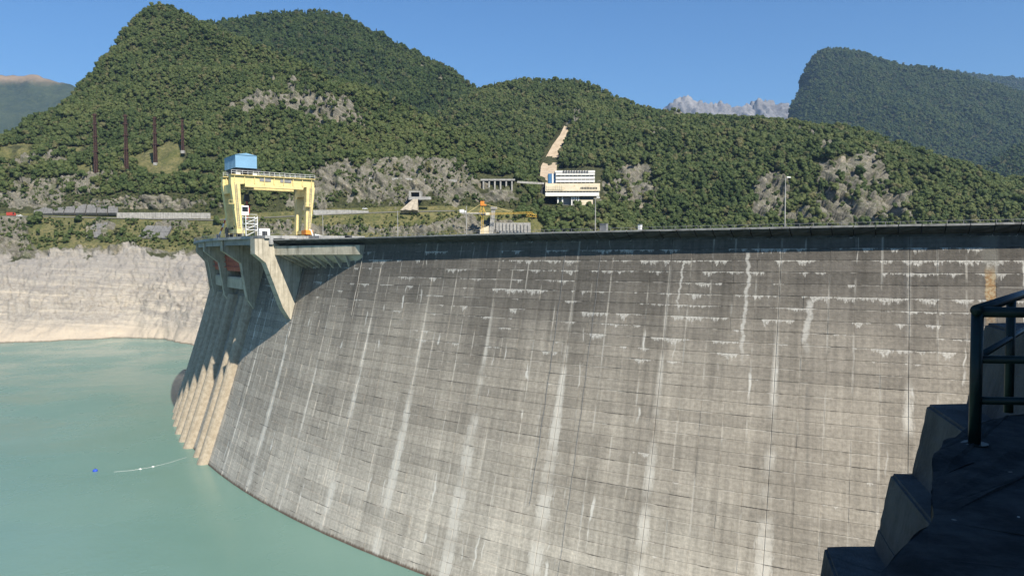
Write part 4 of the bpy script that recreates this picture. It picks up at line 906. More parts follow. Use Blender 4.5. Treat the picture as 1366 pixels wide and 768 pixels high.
# ------------------------------------------------------------------ gantry crane on the spillway deck
def build_gantry():
    tf = 217.4; E, T = er(tf), et(tf); z0 = HC+SPILL_UP
    oL, _ = plane_o(319, 318, tf); oR, _ = plane_o(410, 318, tf); span = oL-oR
    root = empty('gantry_crane', CEN+E*(RD+(oL+oR)/2)+Vector((0, 0, z0))); root.rotation_euler = (0, 0, math.atan2(E.y, E.x)+math.pi)
    # local x: from upstream (-) to downstream (+); local y: away from the viewer is +? tangent towards near abutment is -T rotated
    tag(root, 'tall yellow gantry crane with a blue machine house on the dam crest', 'crane')
    hs = span/2; dep = 7.5; k = 215.0/990
    sy = 1.0                                         # local +y = direction of -T (away from the viewer)
    ztop = 14.7
    for x0, sx in ((-hs, -1), (hs, 1)):
        for y in (0, dep):
            m = MB(); cx_b, cx_t = x0, x0+(-1.0 if sx < 0 else 0.9)
            wb, wt = 1.4, 2.5
            m.hexa([(cx_b-wb/2, y-0.7, 2.2), (cx_b+wb/2, y-0.7, 2.2), (cx_b+wb/2, y+0.7, 2.2), (cx_b-wb/2, y+0.7, 2.2),
                    (cx_t-wt/2, y-0.95, ztop), (cx_t+wt/2, y-0.95, ztop), (cx_t+wt/2, y+0.95, ztop), (cx_t-wt/2, y+0.95, ztop)])
            leg = m.build('leg', 'crane_yellow', root)
            b = MB(); b.box(x0-1.1, x0+1.1, y-1.7, y+1.7, 0.95, 2.2); bo = b.build('bogie', 'orange_paint' if (sx > 0 and y == 0) else 'crane_yellow', root)
            for yy in (-1.1, 1.1):
                w = MB(); w.tube([(x0-0.3, y+yy, 0.55), (x0+0.3, y+yy, 0.55)], 0.55, 14); w.build('wheel', 'dark_steel', bo)
            if y == 0:
                l = MB()
                for yy in (-0.25, 0.25): l.bar((x0+sx*0.2+yy, -1.05, 2.2), (cx_t+yy, -1.2, ztop), 0.08)
                for q in range(26):
                    f = q/26; l.bar((x0+(cx_t-x0)*f-0.25, -1.06-0.14*f, 2.4+f*(ztop-2.4)), (x0+(cx_t-x0)*f+0.25, -1.06-0.14*f, 2.4+f*(ztop-2.4)), 0.06)
                l.build('ladder', 'grey_steel', root)
                p = MB(); p.box(cx_t-2.2, cx_t-0.4, -2.0, -0.97, 9.0, 9.15)
                for xx in (-2.15, -1.3, -0.45): p.bar((cx_t+xx, -1.95, 9.15), (cx_t+xx, -1.95, 10.1), 0.06)
                p.bar((cx_t-2.15, -1.95, 10.1), (cx_t-0.45, -1.95, 10.1), 0.06); p.build('landing', 'crane_yellow', root)
        m = MB(); m.box(x0-0.8, x0+0.8, 1.72, dep-1.72, 1.1, 2.1); m.build('sill_beam', 'crane_yellow', root)
        m = MB(); m.box(x0+(-2.0 if sx < 0 else -0.4), x0+(0.4 if sx < 0 else 2.0), 0.96, dep-0.96, ztop-2.5, ztop-0.1); m.build('end_beam', 'crane_yellow', root)
    xl, xr = -hs-2.2, hs+2.0
    for y in (0, dep):
        m = MB(); m.box(xl, xr, y-0.85, y+0.85, ztop+0.002, ztop+2.3); g = m.build('girder', 'crane_yellow', root)
        s = MB(); s.box(xl-0.1, xr+0.1, y-1.5, y+1.2, ztop+2.302, ztop+2.5); s.build('walkway', 'crane_yellow', root)
        f = MB(); f.box(-hs+1.6, hs-1.4, y-0.98, y+0.98, ztop-0.75, ztop-0.002); f.build('lower_flange', 'crane_yellow', root)
        for q in range(9):
            x = xl+0.9+q*(xr-xl-1.8)/8; st = MB(); st.box(x-0.09, x+0.09, y-1.2, y-0.852, ztop+0.2, ztop+2.298); st.build('stiffener', 'crane_yellow', g)
        for x in (-hs+7.3, -hs+13.2):
            h = MB(); h.box(x-1.6, x+1.6, y-1.0, y-0.853, ztop+1.0, ztop+1.9); h.build('cable_tray', 'grey_steel', g)
        r = MB(); n = 16
        for q in range(n+1):
            x = xl+(xr-xl)*q/n; r.bar((x, y-1.42, ztop+2.5), (x, y-1.42, ztop+3.6), 0.07)
        for hh in (3.05, 3.6): r.bar((xl, y-1.42, ztop+hh), (xr, y-1.42, ztop+hh), 0.07)
        r.build('railing', 'white_paint', root)
    # crab with its blue machine house
    hx0, hx1 = -hs-1.0, -hs+4.9; zb = ztop+4.4
    b = MB(); b.box(hx0+0.3, hx1+1.2, -0.8, dep+0.8, ztop+3.5, zb-0.002); b.build('trolley_frame', 'dark_steel', root)
    for x in (hx0+1, hx1-0.3):
        for y in (0, dep):
            w = MB(); w.box(x-0.6, x+0.6, y-0.35, y+0.35, ztop+2.502, ztop+3.498); w.build('trolley_wheel_box', 'white_paint', root)
    h = MB(); h.box(hx0, hx1, -1.2, dep+1.2, zb, zb+3.5); hb = h.build('machine_house', 'crane_blue', root)
    rf = MB(); xm = (hx0+hx1)/2
    rf.add([(hx0-0.15, -1.35, zb+3.503), (hx1+0.15, -1.35, zb+3.503), (hx1+0.15, dep+1.35, zb+3.503), (hx0-0.15, dep+1.35, zb+3.503), (xm, -1.35, zb+4.1), (xm, dep+1.35, zb+4.1)],
           [(3, 2, 1, 0), (0, 1, 4), (2, 3, 5), (0, 4, 5, 3), (1, 2, 5, 4)]); rf.build('roof', 'crane_blue', hb)
    for q in range(1, 8):
        y = -1.2+q*(dep+2.4)/8; sm = MB(); sm.box(hx0-0.05, hx0-0.002, y-0.05, y+0.05, zb, zb+3.48); sm.build('wall_seam', 'crane_blue', hb)
    # hook block
    hx = -hs+3.9
    rp = MB()
    for dx in (-0.35, 0.35): rp.bar((hx+dx, 5, zb), (hx+dx, 5, 12.4), 0.07)
    rp.build('hoist_rope', 'dark_steel', root)
    hk = MB(); hk.hexa([(hx-0.8, 4.6, 10.3), (hx+0.8, 4.6, 10.3), (hx+0.8, 5.4, 10.3), (hx-0.8, 5.4, 10.3), (hx-0.6, 4.6, 12.4), (hx+0.6, 4.6, 12.4), (hx+0.6, 5.4, 12.4), (hx-0.6, 5.4, 12.4)])
    hkb = hk.build('hook_block', 'dark_steel', root)
    h2 = MB(); h2.hexa([(hx-0.55, 4.5, 6.9), (hx+0.55, 4.5, 6.9), (hx+0.55, 5.5, 6.9), (hx-0.55, 5.5, 6.9), (hx-0.75, 4.5, 9.2), (hx+0.75, 4.5, 9.2), (hx+0.75, 5.5, 9.2), (hx-0.75, 5.5, 9.2)]); h2.build('hook_weight', 'hook_red', root)
    h3 = MB(); h3.bar((hx, 5, 9.2), (hx, 5, 10.3), 0.35); h3.tube([(hx, 5, 6.9), (hx, 5, 6.2), (hx+0.4, 5, 5.7), (hx+0.1, 5, 5.3), (hx-0.3, 5, 5.5)], 0.14, 6); h3.build('hook', 'hook_red', root)
    c = MB(); c.box(-hs+1.3, -hs+3.3, 1.6, 3.8, 6.2, 8.9); cb = c.build('operator_cab', 'white_paint', root)
    c = MB(); c.box(-hs+1.5, -hs+3.1, 1.56, 1.598, 7.2, 8.5); c.build('cab_window', 'glass_dark', cb)
    c = MB(); c.bar((-hs+0.6, 2.6, 8.95), (-hs+2.0, 2.6, 8.95), 0.3); c.bar((-hs-0.5, 2.7, 9.1), (-hs+2.2, 2.7, 9.1), 0.25); c.build('cab_bracket', 'crane_yellow', root)
    return root, E, T, z0
gantry, GE, GT, GZ = build_gantry()
def on_deck(u, th, z=0.0):
    o, _ = plane_o(u, 318, th); return Vector(dam(th, o, HC+SPILL_UP+z))
def build_deck_things():
    # white steel stair tower beside the near crane leg
    p = on_deck(334, 219.4); r = empty('stair_tower', p, math.atan2(GE.y, GE.x)+math.pi); tag(r, 'white steel stair tower beside the left foot of the gantry crane', 'stair tower')
    for x in (-1.5, 1.5):
        for y in (-1.2, 1.2): m = MB(); m.bar((x, y, 0), (x, y, 5.2), 0.18); m.build('post', 'white_paint', r)
    for z in (1.5, 3.1, 4.7):
        m = MB(); m.box(-1.6, 1.6, -1.3, 1.3, z, z+0.14); m.build('landing', 'white_paint', r)
        m = MB(); m.bar((-1.5, -1.2, z-1.5), (1.5, -1.2, z), 0.3, 0.12); m.build('stair_flight', 'white_paint', r)
        m = MB(); m.bar((-1.5, -1.25, z+0.9), (1.5, -1.25, z+0.9), 0.08); m.build('handrail', 'white_paint', r)
    # white hoist cabinet hanging at the deck edge
    p = Vector(dam(219.6, deck_edge(219.6)-1.5, HC+SPILL_UP)); r = empty('winch_cabinet', p, math.atan2(GE.y, GE.x)+math.pi); tag(r, 'white winch cabinet with an open front at the edge of the spillway deck', 'cabinet')
    m = MB(); m.box(-0.2, 2.6, -1.0, -0.7, -0.9, 1.9); m.box(-0.2, 0.3, -0.7, 1.2, -0.0, 1.9); m.box(2.1, 2.6, -0.7, 1.2, 0.0, 1.9); m.box(-0.2, 2.6, -0.7, 1.2, 1.55, 1.9); m.build('casing', 'white_paint', r)
    m = MB(); m.box(0.5, 1.9, -1.05, -1.002, -0.4, 1.2); m.build('opening', 'dark_steel', r)
    # red and white barrier boom
    p = on_deck(291, 214.5); q = on_deck(303, 214.5, 6.6); r = empty('barrier_boom', p); tag(r, 'raised red and white striped barrier boom on the left of the deck', 'barrier')
    d = (q-p)
    for k in range(6):
        m = MB(); m.bar(d*(k/6), d*((k+1)/6-0.004), 0.34); m.build('stripe', 'hook_red' if k % 2 == 0 else 'white_paint', r)
    m = MB(); m.box(-0.5, 0.5, -0.4, 0.4, 0, 1.1); m.build('pivot_post', 'grey_steel', r)
    # cable reel
    p = on_deck(306, 216.3); r = empty('cable_reel', p+Vector((0, 0, 1.5)), math.atan2(GE.y, GE.x)); tag(r, 'big dark cable reel standing on deck left of the crane', 'cable reel')
    m = MB(); m.tube([(-0.7, 0, 0), (0.7, 0, 0)], 0.9, 16); m.build('drum', 'rust_steel', r)
    for x in (-0.75, 0.75): m = MB(); m.tube([(x-0.06, 0, 0), (x+0.06, 0, 0)], 1.5, 20); m.build('flange', 'dark_steel', r)
    # white bent davit by the right foot
    p = on_deck(418, 219.0); r = empty('davit', p); tag(r, 'small white bent davit right of the crane\'s orange foot', 'davit')
    m = MB(); m.bar((0, 0, 0), (-0.6, 0, 2.0), 0.3); m.build('post', 'white_paint', r); m = MB(); m.bar((-0.6, 0, 2.0), (-1.1, 0, 2.1), 0.25); m.build('arm', 'white_paint', r)
    p = on_deck(428, 219.6); r = empty('ramp_plate', p); tag(r, 'low white sloping plate on crest right of the davit', 'plate')
    m = MB(); m.hexa([(-1.6, -0.5, 0), (1.6, -0.5, 0), (1.6, 0.5, 0), (-1.6, 0.5, 0), (-1.6, -0.5, 0.8), (1.6, -0.5, 0.12), (1.6, 0.5, 0.12), (-1.6, 0.5, 0.8)]); m.build('plate', 'white_paint', r)
    m = MB(); m.box(-1.7, -1.5, -0.5, 0.5, 0, 0.9); m.build('end_stop', 'grey_steel', r)
build_deck_things()

# lamp posts along the crest
def lamp_post(u, vt, vb, th, label, head=True, o=-1.0):
    x, z = ray(u, vb)
    # walk the crest circle to the sight line
    best = min((abs(photo(np.array([dam(t, o, HC-0.5)]))[0][0]-u), t) for t in np.linspace(214, 258, 900)); p = Vector(dam(best[1], o, HC-0.55)); d = p.y
    hgt = (vb-vt)/990.0*d+0.6
    r = empty('lamp_post', p); tag(r, label, 'lamp post', 'lamp posts on the dam crest')
    m = MB(); m.tube([(0, 0, 0), (0, 0, 1.0), (0, 0, hgt)], [0.13, 0.10, 0.07], 8); m.build('pole', 'old_concrete', r)
    m = MB(); m.box(-0.2, 0.2, -0.2, 0.2, 0, 0.35); m.build('base', 'old_concrete', r)
    if head:
        m = MB(); m.tube([(0, 0, hgt-0.1), (0.15, 0, hgt+0.12), (0.45, 0.1, hgt+0.15)], 0.04, 6); m.build('arm', 'grey_steel', r)
        m = MB(); m.hexa([(0.2, -0.14, hgt+0.06), (0.85, -0.14, hgt+0.02), (0.85, 0.18, hgt+0.02), (0.2, 0.18, hgt+0.06), (0.25, -0.1, hgt+0.22), (0.8, -0.1, hgt+0.16), (0.8, 0.14, hgt+0.16), (0.25, 0.14, hgt+0.22)]); m.build('lamp_head', 'white_paint', r)
lamp_post(1048, 237, 302, 0, 'tallest lamp post on the crest, alone towards the right')
lamp_post(795, 265, 309, 0, 'lamp post on the crest just below the white building')
lamp_post(623, 275, 313, 0, 'thin lamp post on the crest below the counterweight of the yellow tower crane', False)
lamp_post(531, 281, 315, 0, 'thin lamp post on the crest below the tunnel portal', False)
lamp_post(431, 277, 316, 0, 'thin lamp post on the crest right of the gantry crane', False)
def crest_box(u, w, h, name, label, mat, cat):
    best = min((abs(photo(np.array([dam(t, -1.5, HC-0.5)]))[0][0]-u), t) for t in np.linspace(214, 258, 900)); p = Vector(dam(best[1], -1.5, HC-0.55))
    r = empty(name, p, math.radians(best[1]+90)); tag(r, label, cat)
    m = MB(); m.box(-w/2, w/2, -0.4, 0.4, 0.1, h); m.build('casing', mat, r)
    m = MB(); m.box(-w/2-0.06, w/2+0.06, -0.46, 0.46, h+0.002, h+0.1); m.build('lid', 'grey_steel', r)
    m = MB(); m.box(-w/2+0.1, w/2-0.1, -0.44, 0.44, 0, 0.098); m.build('plinth', 'old_concrete', r)
crest_box(806, 1.3, 1.9, 'junction_box', 'grey junction box on the crest beside the lamp post below the white building', 'grey_steel', 'box')
crest_box(853, 0.5, 1.6, 'marker_cabinet', 'small white cabinet on crest right of the white building', 'white_paint', 'box')
crest_box(465, 2.2, 1.2, 'electric_cabinet', 'dark low cabinet on the crest right of the crane', 'dark_steel', 'box')

# ------------------------------------------------------------------ things on the far bank
def kpx(d): return d/FPX
def pbox(u0, u1, v0, v1, d, depth, m=None):
    m = m or MB(); a, b = at(u0, v1, d), at(u1, v0, d); m.box(a.x, b.x, d, d+depth, a.z, b.z); return m
def build_hotel():
    d = 752.0; k = kpx(d)
    r = empty('terraced_building', at(764, 272, d)); tag(r, 'white and cream terraced building with rooftop lettering in front of the scree', 'building')
    def part(name, mat, u0, u1, v0, v1, dep, front=0.0, parent=None):
        m = pbox(u0, u1, v0, v1, d+front, dep); o = m.build(name, mat, None); o.parent = parent or r
        o.matrix_parent_inverse = (parent or r).matrix_world.inverted(); return o
    bpy.context.view_layer.update()
    # cantilevered lower volume: two cream bands with a dark strip between
    part('lower_core', 'hotel_cream', 728.5, 799.5, 245.5, 262, 22, 1.5)
    part('cream_band', 'hotel_cream', 727.5, 800.5, 244.5, 254.9, 24, 0)
    part('white_band', 'hotel_white', 727.5, 799, 256.6, 261.6, 24, 0.05)
    for i in range(16): part('window', 'glass_dark', 730+i*4.3, 733.6+i*4.3, 254.95, 256.5, 0.4, 1.2)
    # rounded balcony pattern on the cream band
    for i in range(9): part('balcony_bay', 'hotel_cream', 729+i*2.5, 730.9+i*2.5, 247.6, 253.4, 0.5, -0.45)
    # sign of dark strokes on the cream band
    rr = random.Random(4)
    for i in range(11): part('sign_letter', 'dark_steel', 774.6+i*2.05, 775.9+i*2.05, 249.4+rr.uniform(0, .5), 252.2, 0.2, -0.25)
    # upper block
    part('upper_block', 'hotel_white', 741, 793, 230.0, 244.4, 16, 3.0)
    for row, v in enumerate((234.6, 239.8, 244.0)):
        part('balcony_slab', 'hotel_white', 741.5, 793.5, v-4.0, v-1.0, 2.0, 0.9)
        for i in range(9): part('window', 'glass_dark', 743.5+i*5.5, 747.4+i*5.5, v-0.95, v+0.35, 0.3, 2.6)
    part('parapet', 'hotel_white', 740.5, 793.8, 227.4, 230.2, 17, 1.2)
    for i in range(10):
        u = 751+i*3.5
        part('roof_letter', 'dark_steel', u, u+0.7, 227.6, 231.0, 0.25, 0.4); part('roof_letter', 'dark_steel', u+1.5, u+2.1, 228.2, 231.0, 0.25, 0.4); part('roof_letter', 'dark_steel', u, u+2.1, 227.6, 228.3, 0.25, 0.38)
    # blue stair tower
    part('stair_tower', 'hotel_blue', 731.5, 741.5, 231.6, 244.4, 15, 4.0)
    part('stair_stripe', 'hotel_white', 736.3, 738.4, 231.8, 244.3, 0.4, 3.55)
    # undercroft and stilts
    part('undercroft', 'grey_steel', 744, 792, 261.7, 274, 14, 7.0)
    part('base_block', 'hotel_cream', 773, 791, 266.6, 273.5, 8, 3.0)
    part('window', 'glass_dark', 774, 792, 262.2, 266.4, 0.5, 5.5)
    for u in (743.5, 749.5, 762, 765, 768, 771): part('stilt', 'hotel_white', u, u+1.7, 261.7, 274, 1.6, 3.0)
    # dark gable wall and ramp on the left
    m = MB(); a = [at(727, 246, d+4), at(727, 266, d+4), at(719, 260, d+4), at(724, 248, d+4)]
    m.add([*a, *[p+Vector((0, 14, 0)) for p in a]], [(0, 1, 2, 3), (7, 6, 5, 4), (0, 4, 5, 1), (1, 5, 6, 2), (2, 6, 7, 3), (3, 7, 4, 0)])
    o = m.build('gable_wall', 'asphalt', None); o.parent = r; o.matrix_parent_inverse = r.matrix_world.inverted()
build_hotel()
def rooted(name, pos, label, cat, group=None):
    r = empty(name, pos); tag(r, label, cat, group); bpy.context.view_layer.update(); return r
def own(o, r):
    o.parent = r; o.matrix_parent_inverse = r.matrix_world.inverted(); return o
def build_far_things():
    # open gallery with columns
    d = 738.0; r = rooted('rock_gallery', at(663, 257, d), 'open concrete gallery on six columns left of the white building', 'gallery')
    own(pbox(641, 687, 238.6, 241.0, d, 11).build('roof_slab', 'old_concrete'), r)
    own(pbox(642, 686, 241.0, 258, d+9, 2).build('back_wall', 'asphalt'), r)
    for i in range(6): own(pbox(644+i*7.6, 645.9+i*7.6, 241.05, 257+(i % 2), d+0.6, 1.3).build('column', 'pale_concrete'), r)
    own(pbox(641, 687, 257.4, 259.4, d-0.2, 9).build('floor_slab', 'old_concrete'), r)
    # tunnel portal with its tip of gravel
    d = 712.0; r = rooted('tunnel_portal', at(553, 265, d), 'small square concrete tunnel portal in the rock face', 'portal')
    own(pbox(545.5, 562, 254.6, 256.6, d, 10).build('lintel', 'pale_concrete'), r)
    own(pbox(545.5, 548.2, 256.65, 265, d, 10).build('jamb', 'pale_concrete'), r); own(pbox(559.4, 562, 256.65, 265, d, 10).build('jamb', 'pale_concrete'), r)
    own(pbox(548.3, 559.3, 256.7, 265, d+6, 1).build('opening', 'dark_steel'), r)
    own(pbox(545, 575, 262.4, 266.4, d-1.2, 1.1).build('ledge_wall', 'old_concrete'), r)
    m = MB(); n = 8; top = [at(551+i*0.9, 265.5, d-2) for i in range(n)]; bot = [at(534+i*3.3, 280+0.6*math.sin(i*2.1), d-14) for i in range(n)]
    back = [p+Vector((0, 14, -9)) for p in bot]
    m.add(top+bot+back, [(i, i+1, n+i+1, n+i) for i in range(n-1)]+[(n+i, n+i+1, 2*n+i+1, 2*n+i) for i in range(n-1)]+[(0, n, 2*n), (n-1, 3*n-1, 2*n-1)])
    tag(m.build('gravel_tip', 'gravel'), 'pale tip of gravel spilling from the tunnel portal', 'gravel')
    # scree chute
    ctr = [(757, 168, 2), (752, 180, 4.5), (745, 193, 6), (738, 207, 7), (733, 222, 9), (731, 246, 9)]
    def spur_dist(u, v):
        P = hill3['P'].reshape(-1, 3); pu, pv = photo(P); return P[np.argmin((pu-u)**2+(pv-v)**2), 1]
    L, Rr = [], []
    for u, v, w in ctr:
        dd = float(spur_dist(u, v))-9; rw = random.Random(int(v)); L.append((at(u-w-rw.uniform(0, 3), v, dd), at(u-w*0.3, v+1.5, dd-3.0))); Rr.append((at(u+w*0.4, v, dd-3.0), at(u+w+rw.uniform(0, 3), v, dd)))
    m = MB(); rows = [[a[0], a[1], b[0], b[1]] for a, b in zip(L, Rr)]; vs = [p for q in rows for p in q]
    m.add(vs, [(i*4+j, i*4+j+1, i*4+j+5, i*4+j+4) for i in range(len(rows)-1) for j in range(3)])
    b = [p+Vector((0, 12, -2)) for p in vs]; 
    o = m.build('scree_chute', 'scree', None, True); tag(o, 'pale tan scree chute running down the gully above the white building', kind='structure')
    # retaining walls on the left
    def wall_line(name, label, pts, h, thick, mat, seg, parts='wall_panel'):
        p0 = pts[0]; r = rooted(name, at(p0[0], p0[1], p0[2]), label, 'wall')
        P = [at(*p) for p in pts]
        for a, b in zip(P[:-1], P[1:]):
            n = max(1, int(round((b-a).length/seg)))
            for i in range(n):
                q0, q1 = a.lerp(b, i/n), a.lerp(b, (i+1)/n-0.006); m = MB(); m.bar(q0-Vector((0, 0, h/2)), q1-Vector((0, 0, h/2)), thick, h*random.uniform(0.97, 1.03)); own(m.build(parts, mat), r)
    wall_line('retaining_wall', 'pale streaked retaining wall above the grassy slope left of the crane', [(156, 283.5, 699), (218, 283.5, 700), (281, 284, 702)], 5.6, 1.2, 'pale_concrete', 9)
    wall_line('roadside_wall', 'grey roadside wall right of the gantry crane', [(418, 280, 704), (460, 280, 706), (492, 281, 707)], 4.6, 1.0, 'old_concrete', 9)
    wall_line('upper_road_wall', 'low grey parapet wall of the upper road across the rock face', [(482, 236.5, 739), (540, 237.5, 740), (600, 239.5, 743), (640, 241.5, 744)], 2.4, 0.8, 'old_concrete', 12)
    wall_line('upper_road_wall', 'low pale wall of the upper road right of the open gallery', [(690, 241.5, 746), (726, 243.5, 750)], 2.0, 0.8, 'pale_concrete', 12)
    # sloping concrete aprons
    def apron(label, quad, mat='slab_concrete', nx=4, nz=2):
        c = [at(*q) for q in quad]; r = rooted('concrete_apron', c[3], label, 'apron')      # tl, tr, br, bl
        for i in range(nx):
            for j in range(nz):
                def P(s, t): return c[0].lerp(c[1], s).lerp(c[3].lerp(c[2], s), t)
                e = 0.008; s0, s1, t0, t1 = i/nx+e, (i+1)/nx-e, j/nz+e, (j+1)/nz-e
                q = [P(s0, t1), P(s1, t1), P(s1, t0), P(s0, t0)]; n = (q[1]-q[0]).cross(q[3]-q[0]).normalized()*(0.5); n = n if n.y < 0 else -n
                m = MB(); m.hexa([p-n*4 for p in q]+[p+n*random.uniform(0.8, 1.0) for p in q]); own(m.build('slab', mat), r)
    apron('long grey sloping concrete apron above the left road', [(75, 273, 718), (158, 272, 718), (158, 284.5, 704), (70, 284.5, 704)], nx=6)
    apron('short grey sloping concrete apron at the left end of the road', [(48, 275, 716), (74, 274, 717), (70, 285, 704), (44, 285.5, 703)], nx=2)
    apron('tall leaning grey slab on grassy slope below the left road', [(126, 295.5, 684), (146, 295.5, 684), (131, 317, 660), (114, 318, 660)], nx=1, nz=2)
    apron('wide dark grey slab on the grassy slope left of the crane', [(196, 301, 678), (230, 302, 678), (222, 318, 660), (183, 318, 659)], nx=3, nz=2)
    # concrete abutment with ribbed wall under the tower crane
    d = 690.0; r = rooted('ribbed_abutment', at(670, 322, d), 'ribbed grey concrete abutment wall under the tower crane jib', 'abutment')
    own(pbox(656, 708, 297, 330, d+2, 14).build('wall', 'old_concrete'), r)
    for i in range(11): own(pbox(657+i*4.7, 659.2+i*4.7, 296+0.35*i, 330, d+0.8, 1.19).build('rib', 'old_concrete'), r)
    d = 684.0; r = rooted('concrete_shaft', at(652, 322, d), 'slender pale concrete shaft rising beside the yellow tower crane', 'shaft')
    m = MB(); a = [at(651, 326, d), at(656.5, 326, d), at(661, 277, d), at(655.5, 276.5, d)]; m.hexa([a[0], a[1], a[1]+Vector((0, 5, 0)), a[0]+Vector((0, 5, 0)), a[3], a[2], a[2]+Vector((0, 5, 0)), a[3]+Vector((0, 5, 0))]); own(m.build('shaft', 'old_concrete'), r)
    m = MB(); m.box(at(654.5, 276, d).x, at(663, 276, d).x, d-0.8, d+5.8, at(655, 279, d).z, at(655, 275.8, d).z); own(m.build('cap', 'pale_concrete'), r)
    d = 682.0; r = rooted('site_building', at(645, 318, d), 'small pale site building at the foot of the concrete shaft', 'building')
    m = MB(); a, b, c, e = at(640, 324, d), at(652, 324, d), at(652, 301, d), at(640, 306, d); m.hexa([a, b, b+Vector((0, 8, 0)), a+Vector((0, 8, 0)), e, c, c+Vector((0, 8, 0)), e+Vector((0, 8, 0))]); own(m.build('wall', 'hotel_cream'), r)
    own(pbox(636.5, 639.8, 307, 324, d+1, 7).build('annex', 'glass_dark'), r)
build_far_things()

def build_tower_crane():
    d = 676.0; k = kpx(d); base = at(643, 322, d); r = rooted('tower_crane', base, 'yellow ochre tower crane with a long lattice jib in front of the abutment', 'tower crane')
    def P(u, v, dy=0.0): p = at(u, v, d); return Vector((p.x, p.y+dy, p.z))
    def lattice(m, a, b, w, n, t):
        a, b = Vector(a), Vector(b); dx = (b-a); vertical = abs(dx.z) > abs(dx.x)
        s = Vector((w/2, 0, 0)) if vertical else Vector((0, 0, w/2)); y = Vector((0, w/2, 0))
        for e in (s+y, s-y, -s+y, -s-y): m.bar(a+e, b+e, t)
        for i in range(n):
            p, q = a+dx*(i/n), a+dx*((i+1)/n); f = 1 if i % 2 else -1
            for yy in (y, -y): m.bar(p+s*f+yy, q-s*f+yy, t*0.7)
            for ss in (s, -s): m.bar(p+y*f+ss, q-y*f+ss, t*0.7)
    m = MB(); lattice(m, P(643.5, 322), P(643.5, 289), 1.6, 10, 0.22); own(m.build('mast', 'crane_ochre'), r)
    m = MB(); lattice(m, P(643.5, 288.5), P(643.3, 276), 2.6, 4, 0.4); m.bar(P(638.5, 287), P(642, 275), 0.5); m.bar(P(648.5, 287), P(644.5, 275), 0.5); own(m.build('tower_top', 'crane_ochre'), r)
    m = MB(); a = P(641, 274); m.box(a.x, P(646, 274).x, d-1.2, d+1.2, P(0, 275).z, P(0, 270.5).z); m.box(P(639.5, 0).x, P(647.5, 0).x, d-1.4, d+1.4, P(0, 276.4).z, P(0, 275.1).z); own(m.build('tower_head', 'orange_paint'), r)
    m = MB(); m.box(P(614, 0).x, P(646, 0).x, d-1.3, d+1.3, P(0, 287.4).z, P(0, 285.8).z); own(m.build('counter_jib', 'pale_concrete'), r)
    for u0, u1 in ((611.5, 617.5), (618.2, 621)): m = MB(); m.box(P(u0, 0).x, P(u1, 0).x, d-1.5, d+1.5, P(0, 285.7).z, P(0, 281.5 if u0 < 615 else 283).z); own(m.build('counterweight', 'white_paint'), r)
    m = MB(); lattice(m, P(622, 284.3), P(638, 284.3), 1.2, 8, 0.25); own(m.build('counter_railing', 'crane_yellow'), r)
    m = MB(); m.box(P(646.5, 0).x, P(652.5, 0).x, d-1.8, d-0.2, P(0, 289).z, P(0, 285.6).z); own(m.build('operator_cab', 'hotel_cream'), r)
    m = MB(); lattice(m, P(652.6, 285.5), P(709, 283.6), 1.3, 26, 0.2); own(m.build('jib', 'crane_ochre'), r)
    m = MB(); lattice(m, P(702, 286.6), P(716, 288.0), 2.4, 5, 0.3); m.bar(P(709, 283), P(716, 289), 0.35); own(m.build('jib_tip', 'crane_ochre'), r)
    m = MB(); m.bar(P(642, 271.5), P(625, 283), 0.28); m.bar(P(645, 271.5), P(683, 282.6), 0.24); own(m.build('tie_bar', 'crane_yellow'), r)
    m = MB(); m.box(P(640, 0).x, P(647, 0).x, d-1.7, d+1.7, P(0, 289.3).z, P(0, 287.6).z); own(m.build('slewing_ring', 'dark_steel'), r)
build_tower_crane()

# brown lattice masts on the left hill
def ground_d(L, u, v):
    P = L['P'].reshape(-1, 3); pu, pv = photo(P); i = np.argmin((pu-u)**2+(pv-v)**2); return P[i, 1]
def build_masts():
    for u, v0, v1, ph in ((128.5, 153, 236, 'leftmost of the four rusty masts on the hill, tallest'), (169, 154, 229, 'second rusty mast from the left on the hillside'),
                          (207.5, 157, 216, 'third rusty mast from the left on the hillside'), (244, 160, 200, 'rightmost and shortest of the four rusty masts')):
        d = float(ground_d(hill1, u, v1))-6; p = at(u, v1, d); h = (v1-v0)*kpx(d); w = 2.1 if u < 240 else 1.6
        r = empty('lattice_mast', p-Vector((0, 0, 2))); tag(r, ph, 'mast', 'rusty masts on the left hill')
        for sx in (-1, 1):
            for sy in (-1, 1): m = MB(); m.bar((sx*w*0.62, sy*w*0.62, 0), (sx*w*0.36, sy*w*0.36, h+2), 0.75, None, 0.5); m.build('leg', 'rust_steel', r)
        m = MB(); n = int(h/2.2)
        for i in range(n):
            z0_, z1_ = (h+2)*i/n, (h+2)*(i+1)/n; f = 1-0.42*i/n; a = w*0.62*f
            for s in (-1, 1):
                m.bar((-a, s*a, z0_), (a, s*a, z1_), 0.5); m.bar((a, s*a, z0_), (-a, s*a, z1_), 0.5); m.bar((s*a, -a, z0_), (s*a, a, z1_), 0.5); m.bar((s*a, a, z0_), (s*a, -a, z1_), 0.5)
        m.build('bracing', 'rust_steel', r)
        for f in (0.42, 0.66, 0.86, 1.0): 
            m = MB(); a = w*1.05*(1.15-0.35*f); m.box(-a*1.2, a*1.2, -a*0.8, a*0.8, h*f, h*f+0.9); m.build('collar', 'rust_steel', r)
        m = MB(); m.box(-1.8, 1.8, -1.8, 1.8, -2, 1.2); m.build('footing', 'old_concrete', r)
build_masts()

